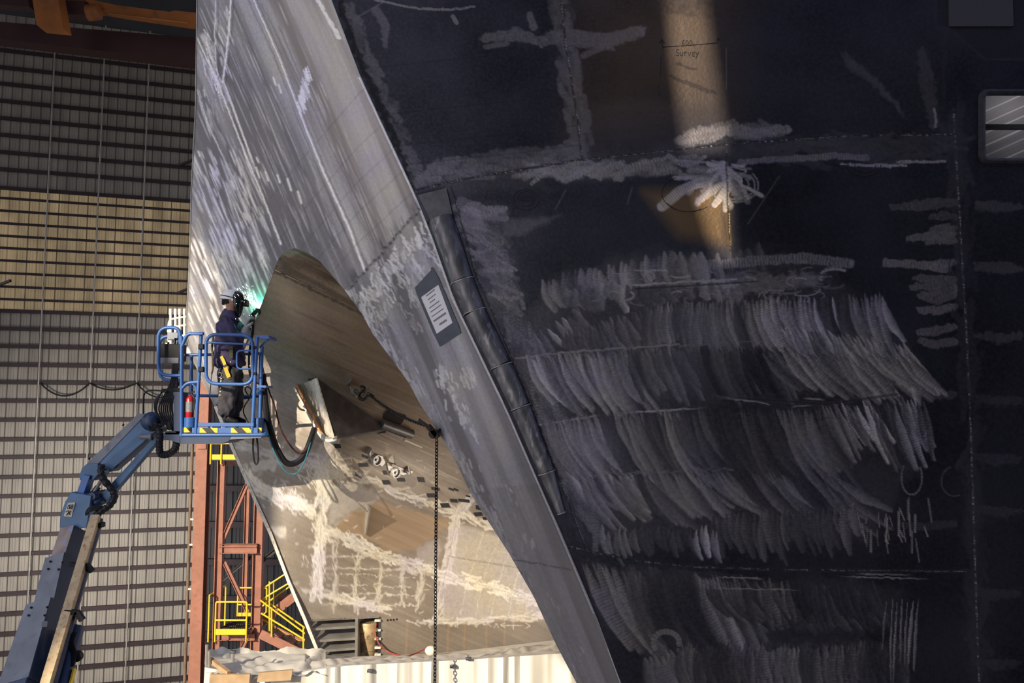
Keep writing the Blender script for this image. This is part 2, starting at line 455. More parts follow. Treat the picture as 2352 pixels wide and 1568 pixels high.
# brown rolling tint right of the butt weld, plus sun-streak warmth painted in
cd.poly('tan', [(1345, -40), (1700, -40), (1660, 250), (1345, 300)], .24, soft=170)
cd.poly('tan', [(1480, 440), (1670, 440), (1668, 560), (1560, 540)], .6, soft=40)  # sun spot below the seam painted in as tan
cd.poly('line', [(1345, 245), (1660, 238), (1655, 300), (1340, 325)], .4, soft=30)
# survey residue: two rough dark tape/paste patches
for q, vv in (([(1500, -20), (1640, -20), (1635, 40), (1560, 38), (1500, 30)], .85), ([(1545, 120), (1650, 110), (1640, 215), (1540, 180)], .35)):
    cd.poly('line', q, vv, soft=6, rag=8, tex=.9)
cd.stroke('line', [(1540, 175), (1590, 195), (1643, 214)], 6, .8, rag=6, chat=.3, per=5)
cd.stroke('line', [(1555, 147), (1600, 160)], 4, .7, rag=5)
# main rows of grinder sweeps over a generally abraded ground
for q, vv in (([(1250, 640), (1480, 580), (1900, 590), (1960, 690), (2090, 800), (2110, 900), (1650, 930), (1250, 960), (1190, 800)], .16), ([(1250, 960), (1900, 920), (2110, 920), (2110, 1080), (1980, 1240), (1400, 1250), (1290, 1080)], .15),
              ([(1340, 1290), (1700, 1330), (2080, 1340), (2080, 1440), (1700, 1440), (1480, 1480), (1400, 1420)], .13), ([(1480, 1470), (2080, 1470), (2080, 1600), (1480, 1600)], .12), ([(1050, 460), (1160, 480), (1190, 680), (1330, 1150), (1350, 1250), (1210, 930)], .16), ([(960, 400), (1330, 350), (1800, 310), (1800, 360), (1300, 420), (980, 440)], .14)):
    cd.poly('ground', q, vv * .8, soft=30, rag=26, rs=40, mode='add', tex=.4)
fade_l = lambda t: .55 + .55 * t
arcs(cd, 1245, 1560, 22, 640, 575, 85, 10, 18, 11, .34, per=7)
arcs(cd, 1540, 1745, 9, 585, 560, 80, -8, 22, 15, .5, per=6)
cd.stroke('ground', [(1590, 612), (1750, 598), (1850, 592), (1950, 605)], 15, .5, chat=.5, per=7, rag=4)
cd.stroke('ground', [(2035, 603), (2110, 608), (2175, 618)], 12, .5, chat=.4, per=7, rag=5)
arcs(cd, 1300, 1690, 26, 655, 640, 60, 6, 12, 13, .42, chat=.3)
cd.poly('ground', [(1640, 625), (1900, 625), (1880, 660), (1650, 690)], .5, soft=16, rag=14, tex=.5)
for i in range(70): # curls by the upper band
    x, y = R.uniform(1350, 1920), R.uniform(618, 690); r = R.uniform(8, 24); a0 = R.uniform(0, 6)
    cd.stroke('ground', [(x + r * math.cos(a0 + k * .35) * 1.6, y + r * math.sin(a0 + k * .35) * .6) for k in range(7)], R.uniform(2, 5), R.uniform(.3, .8), soft=.7, chat=.2)
cd.stroke('ground', [(1450, 655), (1560, 648), (1690, 641)], 5, .75, soft=.8, rag=3); cd.stroke('line', [(1460, 663), (1600, 655), (1740, 646)], 4, .8, soft=.8)
arcs(cd, 1195, 1330, 10, 790, 700, 75, 40, 10, 9, .4)
arcs(cd, 1290, 1520, 26, 760, 700, 95, 22, 20, 10, .30)
arcs(cd, 1480, 1790, 40, 700, 680, 120, -8, 14, 9, .34, chat=.3)
arcs(cd, 1640, 2030, 44, 690, 672, 150, 10, 45, 9, .60, chat=.55, per=6, vfun=lambda t: .6 + .5 * t)
arcs(cd, 1790, 2080, 34, 740, 790, 150, 55, 50, 9, .68, chat=.55, per=6)
arcs(cd, 2020, 2100, 6, 770, 830, 110, 30, -10, 9, .5)
cd.stroke('ground', [(1185, 822), (1330, 806), (1460, 798), (1560, 790)], 5, .55, soft=.9, rag=4); cd.stroke('ground', [(1560, 795), (1800, 778), (1990, 775)], 4, .35, soft=.9, rag=4)
arcs(cd, 1210, 1480, 44, 815, 805, 135, 50, 26, 10, .52, chat=.5, per=7, vfun=lambda t: 1.1 - .35 * t)
arcs(cd, 1440, 1800, 44, 800, 795, 120, 30, 22, 10, .26, chat=.5, per=7)
arcs(cd, 1750, 2080, 30, 800, 815, 95, 60, 30, 9, .45, chat=.5)
cd.stroke('line', [(1640, 912), (1760, 918), (1900, 928), (2060, 905)], 6, .8, soft=.9)
for a, b in (((1635, 910), (1760, 925)), ((1730, 922), (1775, 930)), ((1840, 915), (1900, 918)), ((1810, 935), (1870, 930)), ((1180, 985), (1400, 950)), ((1400, 950), (1640, 935))):
    cd.stroke('ground', [a, b], R.uniform(1.6, 4), .75, soft=.8, rag=2, fade=(.3, .3))
arcs(cd, 1240, 1560, 44, 955, 940, 180, 40, 50, 10, .40, chat=.5, per=6.5)
arcs(cd, 1540, 1890, 40, 940, 935, 190, 35, 60, 10, .24, chat=.45)
arcs(cd, 1885, 2100, 24, 925, 920, 140, 35, 20, 8, .85, chat=.8, per=6)
arcs(cd, 2070, 2120, 4, 910, 920, 130, 35, -15, 6, .55, chat=.7)
arcs(cd, 1300, 1500, 22, 1085, 1085, 120, 50, 40, 11, .48, chat=.4)
arcs(cd, 1480, 1920, 46, 1080, 1090, 120, 70, 50, 10, .26, chat=.4)
cd.stroke('ground', [(1300, 1092), (1500, 1085), (1680, 1075)], 6, .35, soft=.9, rag=8)
arcs(cd, 1640, 1960, 34, 1180, 1160, 110, -6, 22, 8, .26, chat=.4)
arcs(cd, 1380, 1640, 22, 1210, 1210, 75, 0, 22, 7, .45, chat=.45, top=8)
for i in range(26): # short bright vertical touches at the lower right
    x, y = R.uniform(1955, 2140), R.uniform(1140, 1240); cd.stroke('ground', [(x, y), (x + R.uniform(-4, 12), y + R.uniform(15, 55))], R.uniform(1.6, 4), R.uniform(.5, 1), soft=.7, chat=.6, per=5)
cd.stroke('ground', [(2094 + 24 * math.cos(a), 1096 + 40 * math.sin(a)) for a in np.linspace(-.6, 3.8, 16)], 2.6, .5, chat=.4); cd.stroke('ground', [(2192 + 30 * math.cos(a), 1105 + 34 * math.sin(a)) for a in np.linspace(1.2, 4.4, 14)], 2.4, .22)
# below the lower seam
arcs(cd, 1335, 1500, 16, 1290, 1300, 190, 70, 40, 12, .48, chat=.6, per=8)
arcs(cd, 1430, 1700, 34, 1310, 1320, 210, 40, 60, 12, .36, chat=.55, per=8)
arcs(cd, 1620, 1990, 46, 1345, 1350, 95, 20, 40, 9, .26, chat=.45)
arcs(cd, 1700, 2000, 24, 1330, 1330, 110, 8, 18, 7, .24)
arcs(cd, 1480, 1660, 16, 1500, 1480, 110, 20, 20, 13, .48, chat=.5)
arcs(cd, 1560, 2080, 56, 1480, 1470, 120, -14, 24, 9, .34, chat=.5, per=7)
arcs(cd, 2040, 2110, 7, 1365, 1370, 190, -15, 6, 3, .45, chat=.5)
cd.stroke('ground', [(1530 + 30 * math.cos(a), 1476 + 26 * math.sin(a)) for a in np.linspace(2.6, 6.4, 14)], 8, .5, chat=.3)
for a, b in (((1640, 1325), (1760, 1328)), ((1920, 1323), (2140, 1330)), ((1960, 1318), (2100, 1320)), ((1600, 1350), (1850, 1355))):
    cd.stroke('ground', [a, b], 2.5, .6, soft=.8, rag=3, fade=(.2, .2))
arcs(cd, 1790, 1990, 10, 1465, 1445, 26, -20, 0, 8, .0)
cd.poly('line', [(1720, 1440), (1980, 1440), (1990, 1475), (1780, 1490)], .6, soft=24, rag=12)
# ground margin right of the half-round bar
band = [(1090, 470), (1160, 640), (1235, 860), (1290, 1010), (1345, 1180), (1365, 1260)]
ragged_band(cd, [(1070, 470), (1150, 640), (1165, 690)], 26, .48, 60, ang=.35, ln=(26, 60))
ragged_band(cd, [(1120, 520), (1185, 740), (1250, 900), (1330, 1120), (1370, 1240)], 24, .36, 120, ang=1.15, ln=(30, 90), ww=(6, 12), chat=.5)
ragged_band(cd, [(1080, 480), (1150, 500)], 18, .6, 24, ang=-.1)
cd.poly('ground', [(1150, 505), (1290, 495), (1200, 540), (1150, 548)], .22, soft=12, rag=6)
# seam from the knuckle to the right-hand weld and its margins
S1 = [(950, 438), (1070, 410), (1120, 402), (1340, 366), (1500, 350), (1700, 328), (1950, 312), (2195, 308)]
ragged_band(cd, [(960, 400), (1100, 380), (1330, 345)], 20, .34, 90, ln=(22, 60), ww=(7, 14))
ragged_band(cd, [(1200, 395), (1420, 388), (1600, 375)], 14, .62, 90, ln=(30, 80), ww=(5, 11), chat=.5)
ragged_band(cd, [(1560, 325), (1660, 300), (1800, 300)], 13, .55, 60, ln=(24, 60), ww=(5, 10), chat=.5)
cd.stroke('ground', [(1660, 300), (1740, 303), (1806, 298)], 13, .6, chat=.55, per=5.5, rag=4)
cd.stroke('ground', [(1700, 372), (1850, 362), (1920, 358), (1990, 362)], 9, .5, chat=.5, per=6, rag=4)
ragged_band(cd, [(1700, 350), (2190, 335)], 22, .16, 70, ln=(40, 120), ww=(6, 12), chat=.1)
for i in range(46): # star burst of sweeps around the T joint
    a = R.uniform(-.6, 3.9); r0 = R.uniform(0, 26); r1 = R.uniform(45, 110)
    if a < 0 or a > 3.3: r1 *= .7
    x0, y0 = 1660 + R.uniform(-16, 16), 395 + R.uniform(-22, 16); b = R.uniform(-14, 14)
    cd.stroke('ground', [(x0 + r0 * math.cos(a), y0 + r0 * math.sin(a) * .8), (x0 + (r0 + r1) / 2 * math.cos(a) + b, y0 + (r0 + r1) / 2 * math.sin(a) * .8), (x0 + r1 * math.cos(a), y0 + r1 * math.sin(a) * .8)], R.uniform(3, 11), R.uniform(.4, 1), soft=.7, chat=.3, per=6, rag=3)
cd.stroke('ground', [(1610, 415), (1560, 440), (1520, 474)], [12, 15, 14], .85, chat=.5, per=5.5)
cd.stroke('ground', [(1660, 380), (1672, 430), (1640, 470)], [14, 14, 8], .9, chat=.2)
for r in (30, 44, 52): cd.stroke('ground', [(1690 + r * math.cos(t), 425 + r * .75 * math.sin(t)) for t in np.linspace(-.7, 1.9, 9)], 2.5, .55, chat=.3)
weld(cd, S1); weld(cd, [(1284, -40), (1300, 110), (1320, 230), (1338, 366)])
ragged_band(cd, [(1284, -40), (1300, 110), (1320, 230), (1336, 350)], 22, .30, 110, ang=1.4, ln=(24, 60), ww=(6, 12), chat=.2)
cd.stroke('ground', [(1310, 85), (1390, 95), (1470, 72)], [22, 26, 16], .38, chat=.4, per=5, rag=8)
cd.stroke('ground', [(1340, 128), (1390, 105), (1430, 88)], 9, .35, chat=.5, per=5)
cd.stroke('ground', [(1115, 88), (1190, 78), (1240, 95), (1290, 80)], [13, 18, 16, 20], .36, chat=.5, per=5, rag=8)
cd.stroke('ground', [(1115, 108), (1165, 100)], 7, .35, chat=.5, per=5)
cd.stroke('ground', [(1218, 35), (1225, 62)], 10, .3, rag=4)
cd.stroke('ground', [(865, 25), (885, 60), (884, 105)], [13, 12, 6], .22, rag=6); cd.stroke('ground', [(1040, 38), (1048, 52)], 6, .4)
cd.stroke('ground', [(860, 0), (960, 20), (1040, 22), (1090, 15)], 3, .5, rag=3, chat=.4)
# ragged smear down the knuckle
ragged_band(cd, [(800, 20), (850, 150), (925, 320), (965, 420)], 14, .22, 60, ang=1.1)
cd.stroke('line', [(775, -40), (785, 30), (838, 165), (885, 270), (925, 360), (945, 430)], [9, 9, 14, 13, 9, 6], .95, soft=.7, rag=11)
# T seam going down from the joint
weld(cd, [(1668, 345), (1672, 470), (1676, 575)], 1.6, .7); cd.stroke('tan', [(1670, 470), (1676, 560)], 6, .6)
# right-hand vertical weld
VW = [(2190, 250), (2197, 380), (2208, 560), (2222, 800), (2232, 1050), (2240, 1310), (2250, 1600)]
weld(cd, VW, 2.6, 1, .7, 2); cd.stroke('line', [(2172, -40), (2168, 250)], 5, .4, rag=4)
ragged_band(cd, VW, 16, .10, 160, ang=1.52, ln=(40, 110), ww=(6, 12), chat=.1)
for y, xl, v in ((475, 2050, .32), (470, 2100, .3), (500, 2140, .3), (545, 2085, .5), (555, 2130, .45), (525, 2140, .45), (605, 2130, .5), (655, 2098, .42), (640, 2105, .4), (675, 2115, .42), (685, 2125, .4), (712, 2112, .5), (760, 2110, .42), (785, 2115, .4), (905, 2110, .25), (1205, 2070, .18)):
    cd.stroke('ground', [(xl, y + R.uniform(-4, 4)), ((xl + 2190) / 2, y + R.uniform(-6, 6)), (2192, y + R.uniform(-10, 4))], [9, 13, 10], v * .9, chat=.45, per=5, rag=5)
for y in (470, 610, 770, 915, 1050, 1170, 1360, 1520): cd.stroke('ground', [(2245, y), (2290, y + 6), (2340, y + 4)], [10, 16, 10], .12 if y > 800 else .2, rag=9, chat=.2)
cd.stroke('ground', [(1930, 115), (1960, 150), (2010, 190), (2060, 240), (2090, 285)], [12, 20, 14, 9, 5], .20, soft=.8, rag=7, fade=(.1, .2))
cd.stroke('ground', [(2120, 120), (2128, 180), (2138, 240), (2146, 290)], [12, 22, 18, 10], .15, rag=10)
cd.stroke('ground', [(2146, 250), (2150, 275), (2148, 292)], 3, .6, rag=2)
cd.poly('line', [(2150, -40), (2360, -40), (2360, 136), (2262, 136), (2180, 64), (2150, 64)], .75, soft=8)
cd.poly('line', [(1560, 300), (2180, 20), (2180, 300), (1900, 300)], .25, soft=160)
for a, b in (((1930, 378), (2080, 380)), ((2060, 372), (2170, 370)), ((1990, 380), (2045, 382))): cd.stroke('ground', [a, b], 4, .7, chat=.3, rag=3)
# lower seam
S2 = [(1300, 1252), (1360, 1268), (1480, 1290), (1600, 1302), (1800, 1308), (2000, 1310), (2238, 1312)]
weld(cd, S2, 2.4, .85); cd.stroke('line', [(1360, 1285), (1500, 1310), (1700, 1322)], 6, .5, soft=.9, rag=5)
weld(cd, [(2240, 1160), (2360, 1175)], 1.2, .2)
# line right of the half-round bar
weld(cd, [(1038, 430), (1090, 620), (1180, 830), (1270, 1060), (1348, 1265)], 1.8, .6, .85, 3)
cd.stroke('line', [(958, 445), (1020, 430)], 3, .6); cd.stroke('line', [(985, 512), (1040, 495)], 5, .9)
# faint scratches
for a, b in (((1790, 404), (1717, 515)), ((1300, 435), (1275, 480)), ((1452, 430), (1440, 470)), ((820, 40), (880, 5)), ((1668, 110), (1668, 205))): cd.stroke('ground', [a, b], 1.3, .3)
cd.F['ground'] = np.clip(cd.F['ground'], 0, 1)

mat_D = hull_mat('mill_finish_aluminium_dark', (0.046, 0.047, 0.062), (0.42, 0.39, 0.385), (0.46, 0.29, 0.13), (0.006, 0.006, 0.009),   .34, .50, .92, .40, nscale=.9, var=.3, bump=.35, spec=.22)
ysD = np.concatenate([[-420, -160], np.arange(-40, 1584, 2), [1700, 2000, 2920, 4900]]).astype(float)
uu = np.linspace(0, 1, 800); xr = np.array([2440, 2560, 2700, 3000.])
rows = []
XX = np.array([np.concatenate([kx(y) + (2360 - kx(y)) * uu, xr]) for y in ysD]); YY = np.repeat(ysD[:, None], XX.shape[1], 1)
co = Dp.hits(XX.ravel(), YY.ravel()); F = grid_faces(*XX.shape)
cxs = XX.ravel()[F].mean(1); cys = YY.ravel()[F].mean(1)
wx0, wx1, wy0, wy1 = WINDOW; rr = 14
inw = (cxs > wx0) & (cxs < wx1) & (cys > wy0) & (cys < wy1)
corner = ((cxs < wx0 + rr) & (cys < wy0 + rr) & (np.hypot(cxs - wx0 - rr, cys - wy0 - rr) > rr)) | ((cxs < wx0 + rr) & (cys > wy1 - rr) & (np.hypot(cxs - wx0 - rr, cys - wy1 + rr) > rr))
F = F[~(inw & ~corner)]
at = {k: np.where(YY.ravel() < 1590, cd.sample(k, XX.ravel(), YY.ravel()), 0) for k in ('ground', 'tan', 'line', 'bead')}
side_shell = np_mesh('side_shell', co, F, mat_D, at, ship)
del XX, YY, co, F
# ================= raked bow face and stem legs
ca = Canvas(425, 1445, -40, 1600, 2)
for f in ('ground', 'tan', 'line', 'bead'): ca.field(f)
X, Y = ca.X, ca.Y
# streak coordinate: distance across the rake (streaks run down-right parallel to the knuckle)
sl = 0.42; U = (X - sl * Y); Vv = (Y + sl * X)
ca.F['ground'] += (0.06 + 0.30 * (fbm(U / 9, Vv / 420, 31, 4) - .38)).astype(np.float32)
ca.F['ground'] += (0.18 * np.clip((fbm(U / 40, Vv / 900, 35, 3) - .5) * 4, -1, 1)).astype(np.float32)
def streak(x, y, L, w, v, dev=0.0, **k):
    ca.stroke('ground', [(x, y), (x + (sl + dev) * L * .5, y + L * .5), (x + (sl + dev) * L, y + L)], w, v, soft=.8, **k)
# plate bands with their own tone, edges parallel to the rake
def hsh(k, sd): return ((np.sin(k * 12.9898 + sd * 78.233) * 43758.5453) % 1.0)
for wdt, sd, am in ((46, 1, .16), (23, 2, .09), (97, 3, .12)):
    ca.F['ground'] += (am * (hsh(np.floor((U + 6 * np.sin(Vv / 300)) / wdt), sd) - .45)).astype(np.float32)
# long welded seams, bright
for pts, w, v in (([(565, -40), (640, 130), (700, 290), (745, 400), (800, 520), (838, 622)], [4, 4, 5, 7, 8, 6], 1.0),
                  ([(452, 85), (500, 190), (560, 345), (605, 455), (645, 560)], [3, 4, 4, 4, 5], 1),
                  ([(532, -40), (526, 70), (512, 190)], [4, 5, 4], 1), ([(452, 205), (480, 290), (545, 430), (590, 540), (612, 610)], [2, 3, 3, 3, 3], .75),
                  ([(495, -40), (493, 80), (497, 180)], [2, 3, 2], .8)):
    ca.stroke('ground', pts, w, v * .5, soft=.9, rag=1.5); ca.stroke('ground', pts, [q * .5 for q in w], v, soft=.5, rag=1.2)
    off = [(x + 7, y) for x, y in pts]; ca.stroke('line', off, 1.8, .5, soft=.7, rag=1.5)
for i in range(60): # herringbone feathering along the second seam
    t = i / 59; x, y = lerp(512, 575, t), lerp(185, 360, t); ca.stroke('ground', [(x, y), (x + 7, y + 14), (x + 9, y + 26)], R.uniform(1.2, 2.6), R.uniform(.5, 1), soft=.7)
for i in range(40):
    t = R.random(); x, y = lerp(468, 500, t) + R.uniform(-8, 8), lerp(60, 200, t); ca.stroke('ground', [(x, y), (x + R.uniform(2, 12), y + R.uniform(14, 34))], R.uniform(1, 2.5), R.uniform(.5, 1), soft=.7)
for pts in ([(552, -40), (630, 130), (690, 290), (735, 400), (792, 530)], [(640, 60), (742, 300), (830, 480)], [(520, 70), (600, 330), (690, 540)], [(600, 10), (720, 250)]):
    ca.stroke('line', pts, 2.5, .35, soft=.8, rag=2)
for i in range(420):
    x = R.uniform(430, 900); y = R.uniform(-40, 640)
    streak(x, y, R.uniform(30, 140), R.uniform(.8, 3), R.uniform(.1, .45), R.uniform(-.03, .03), fade=(.3, .3))
for i in range(260): # brushed lower left foot
    x = R.uniform(430, 600); y = R.uniform(330, 800)
    streak(x, y, R.uniform(18, 90), R.uniform(1.5, 5), R.uniform(.35, .95), R.uniform(-.08, .05), fade=(.2, .3))
for i in range(80):
    x = R.uniform(452, 520); y = R.uniform(10, 260); streak(x, y, R.uniform(20, 70), R.uniform(1.5, 4), R.uniform(.3, .8), R.uniform(-.25, .05), fade=(.2, .3))
# single bright grinding touches
for k in range(46):
    t = R.random(); x, y = 706 - 20 * t + R.uniform(-7, 5), 150 + 82 * t + R.uniform(-6, 6); L = R.uniform(16, 34); ca.stroke('ground', [(x, y), (x + L * .3, y + L)], [R.uniform(.8, 1.6), R.uniform(2, 3.4)], R.uniform(.8, 1), soft=.5)
for x, y in ((610, 395), (637, 402), (660, 410), (684, 440), (588, 385), (628, 178), (640, 195)): streak(x, y, R.uniform(14, 28), 4, .9, -.1)
ca.stroke('ground', [(725, -10), (752, 40), (778, 85)], [6, 5, 7], .9, rag=3)
for y0 in (130, 250, 330, 400, 470): # faint transverse dark lines in the plate finish
    ca.stroke('line', [(960, y0 - 40), (820, y0 + 90), (690, y0 + 240), (560, y0 + 400)], 2.2, .28, soft=.9)
# butt weld across the near leg
W1 = [(800, 663), (830, 630), (870, 588), (920, 530), (966, 478)]
ca.stroke('line', W1, 5, .95, soft=.6, rag=4, chat=.5, per=13); ca.stroke('ground', W1, 2, .6, chat=.7, per=13)
for i in range(24): # soot licks above the weld
    t = R.random(); x, y = lerp(800, 966, t), lerp(663, 478, t); streak(x - sl * 30, y - 34, 32, R.uniform(1.5, 4), 0); ca.stroke('line', [(x - 12, y - 30), (x, y)], R.uniform(1.5, 4), R.uniform(.2, .7), soft=.8, fade=(.6, 0))
for i in range(230): # blotchy grinding below the butt weld
    t = R.random(); d = R.random() ** 1.4 * 150; x, y = lerp(812, 980, t) + d * .42 + R.uniform(-20, 20), lerp(668, 500, t) + d
    a = R.uniform(.8, 1.5); L = R.uniform(8, 34); ca.stroke('ground', [(x, y), (x + L * .6 * math.cos(a) + R.uniform(-5, 5), y + L * .6 * math.sin(a)), (x + L * math.cos(a), y + L * math.sin(a))], R.uniform(1.5, 6), R.uniform(.35, 1) * (1 - d / 210), soft=.7, rag=4)
arch_r = interp_curve(ARCH_R)
for i in range(300): # grinding flecks along the arch edge
    y = R.uniform(660, 1560); x = arch_r(y) + abs(R.gauss(0, 16)) + 2
    streak(x, y, R.uniform(8, 34), R.uniform(1.2, 5), R.uniform(.3, .95) * (1.2 - y / 1700), R.uniform(-.15, .1))
for i in range(90): # patches beside the notice
    for bx, by, sx, sy in ((1028, 850, 16, 20), (1075, 855, 14, 16)):
        pass
for bx, by, sx, sy, n in ((1015, 855, 12, 26, 26), (1072, 858, 16, 16, 22), (1040, 905, 12, 26, 16), (1062, 945, 8, 30, 14), (1085, 985, 5, 16, 6), (1150, 1145, 30, 30, 14), (1200, 1240, 30, 40, 12), (1240, 1380, 40, 50, 12), (1320, 1500, 40, 40, 10)):
    for i in range(n): streak(bx + R.gauss(0, sx * .7), by + R.gauss(0, sy * .7), R.uniform(8, 24), R.uniform(2, 5), R.uniform(.35, .9) * (1 if by < 1000 else .6), R.uniform(-.3, .1), rag=3)
weld(ca, [(1175, 1284), (1240, 1295), (1312, 1308)], 1.4, .5, .6)
ca.stroke('ground', [(x - 3, y) for x, y in K_PTS[3:12]], 1.6, .9, soft=.5)
ca.stroke('line', [(x - 8, y) for x, y in K_PTS[7:12]], 2, .4, soft=.8)
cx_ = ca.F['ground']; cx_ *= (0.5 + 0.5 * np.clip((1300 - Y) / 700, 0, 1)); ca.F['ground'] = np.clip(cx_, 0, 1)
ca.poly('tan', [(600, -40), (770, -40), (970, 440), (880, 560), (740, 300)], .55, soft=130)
ca.poly('line', [(800, 663), (870, 588), (966, 478), (1100, 700), (1500, 1610), (1300, 1610), (1000, 1000)], .20, soft=3)  # near leg below the weld painted darker, standing in for weaker light
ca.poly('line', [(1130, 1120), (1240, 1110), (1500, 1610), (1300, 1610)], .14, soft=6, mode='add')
# orientation of the brushed grain: along the knuckle direction on the face
kd = (Dp.hit(1425, 1568) - Dp.hit(761, 0)).normalized()
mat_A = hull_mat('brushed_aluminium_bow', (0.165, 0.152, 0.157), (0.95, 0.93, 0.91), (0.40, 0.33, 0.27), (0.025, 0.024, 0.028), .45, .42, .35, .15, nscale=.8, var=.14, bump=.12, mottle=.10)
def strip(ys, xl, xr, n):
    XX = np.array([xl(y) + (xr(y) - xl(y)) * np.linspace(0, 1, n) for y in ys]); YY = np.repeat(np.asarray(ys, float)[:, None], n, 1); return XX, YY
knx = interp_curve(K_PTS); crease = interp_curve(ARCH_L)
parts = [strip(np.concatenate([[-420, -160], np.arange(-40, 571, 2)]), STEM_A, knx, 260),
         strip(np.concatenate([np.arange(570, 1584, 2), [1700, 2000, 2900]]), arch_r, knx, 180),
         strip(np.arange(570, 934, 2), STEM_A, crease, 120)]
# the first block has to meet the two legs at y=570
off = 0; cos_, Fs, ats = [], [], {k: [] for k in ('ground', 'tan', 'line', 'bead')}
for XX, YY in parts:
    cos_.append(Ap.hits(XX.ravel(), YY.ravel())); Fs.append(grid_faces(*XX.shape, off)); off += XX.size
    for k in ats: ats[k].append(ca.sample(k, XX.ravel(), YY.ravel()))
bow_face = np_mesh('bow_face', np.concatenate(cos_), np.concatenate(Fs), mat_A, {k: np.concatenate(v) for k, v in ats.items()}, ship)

# ================= far hull inside the tunnel: smooth surface through control points
Y_A = lambda x, y: float(Ap.hit(x, y).y)
Bp = plane3(Ap.hit(527, 1012), Ap.hit(740, 1521), P(1300, 1200, 15.0))
ctrl = [(495, 933), (527, 1012), (585, 1145), (664, 1337), (740, 1521), (900, 1900)]
cpts = [(x, y, Y_A(x, y) + .01) for x, y in ctrl] + [(x, y, Y_A(x, y) + .02) for x, y in CREASE]
cpts += [(x, y, float(Bp.hit(x, y).y)) for x, y in ((1000, 1500), (1000, 1250), (1300, 1300), (1300, 1560), (800, 1350))]
cpts += [(840, 720, 12.9), (1000, 795, 13.6), (1300, 935, 15.3), (1300, 1100, 15.2), (750, 1000, 11.75), (1000, 1050, 13.1)]
cp_ = np.array(cpts); cxy = cp_[:, :2] / 500.0; cz = 1.0 / cp_[:, 2]
def _U(r2): return np.where(r2 > 1e-12, r2 * np.log(r2 + 1e-12), 0.0)
nC = len(cp_); Kc = _U(((cxy[:, None] - cxy[None]) ** 2).sum(-1)) + 1e-3 * np.eye(nC); Pm = np.c_[np.ones(nC), cxy]
Amat = np.block([[Kc, Pm], [Pm.T, np.zeros((3, 3))]]); wts = np.linalg.solve(Amat, np.r_[cz, np.zeros(3)])
def YB(x, y):
    q = np.stack([np.asarray(x, float).ravel() / 500, np.asarray(y, float).ravel() / 500], -1)
    k = _U(((q[:, None] - cxy[None]) ** 2).sum(-1)); v = k @ wts[:nC] + wts[nC] + q @ wts[nC + 1:]
    return 1.0 / v
def Bhit(x, y, off=0.0):
    p = P(x, y, float(YB([x], [y])[0]))
    return p + Bnorm(x, y) * off if off else p
def Bnorm(x, y):
    f = lambda a, b: P(a, b, float(YB([a], [b])[0]))
    n = (f(x + 4, y) - f(x - 4, y)).cross(f(x, y + 4) - f(x, y - 4)).normalized()
    return -n if n.y > 0 else n

cb = Canvas(485, 1420, 560, 1600, 2)
for f in ('ground', 'tan', 'line', 'bead'): cb.field(f)
X, Y = cb.X, cb.Y
SL = .45; Ub = Y - SL * X
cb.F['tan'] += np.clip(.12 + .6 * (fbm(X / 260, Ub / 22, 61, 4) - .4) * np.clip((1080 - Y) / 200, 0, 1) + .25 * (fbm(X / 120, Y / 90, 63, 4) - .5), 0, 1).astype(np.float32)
cb.F['ground'] += (.22 * np.clip((940 - Y) / 150, 0, 1)).astype(np.float32)  # upper part painted paler to make up for missing light
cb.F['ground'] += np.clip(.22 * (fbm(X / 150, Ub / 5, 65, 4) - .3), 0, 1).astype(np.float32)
def bstroke(pts, w, v, **k): cb.stroke('ground', pts, w, v, soft=.8, **k)
for i in range(170): # rust-brown and dark rolling streaks
    x, y = R.uniform(560, 980), R.uniform(640, 1060); L = R.uniform(50, 230); f = R.choice(('tan', 'line', 'tan'))
    cb.stroke(f, [(x, y), (x + L, y + SL * L)], R.uniform(1, 6), R.uniform(.2, .6) * (1 if f == 'tan' else .5), soft=.9, fade=(.3, .3), mode='max')
for i in range(300): # long horizontal brushing on the flare
    x, y = R.uniform(560, 1000), R.uniform(640, 1080); L = R.uniform(15, 90); bstroke([(x, y), (x + L, y + SL * L)], R.uniform(.7, 2), R.uniform(.08, .4), fade=(.3, .3))
cb.poly('line', [(640, 590), (700, 575), (720, 600), (700, 650), (650, 640)], .3, soft=40)
cb.stroke('line', [(628, 622), (690, 650), (780, 695), (850, 730)], 7, .75, soft=.8, rag=4, chat=.25, per=20); bstroke([(632, 630), (690, 658), (840, 728)], 1.6, .5, chat=.5, per=12)
for pts in ([(590, 740), (720, 800), (840, 850)], [(580, 790), (640, 810), (860, 905)], [(600, 870), (640, 830), (660, 820)]): bstroke(pts, 2, .3, rag=4)
def scribble_band(pts, w, v, n, thin=True):
    ragged_band(cb, pts, w, v, n, ln=(10, 44), ww=(1.2, 4.5) if thin else (4, 9), chat=.1)
def curls(pts, w, n, v=.85):
    pts = np.asarray(pts, float)
    for i in range(n):
        t = R.uniform(0, len(pts) - 1.001); k = int(t); x, y = pts[k] + (pts[k + 1] - pts[k]) * (t - k); x += R.uniform(-w, w); y += R.uniform(-w, w)
        r = R.uniform(4, 13); a0 = R.uniform(0, 6.3)
        bstroke([(x + r * math.cos(a0 + j * .6), y + r * math.sin(a0 + j * .6) * .7) for j in range(6)], R.uniform(1, 2.2), v * R.uniform(.6, 1))
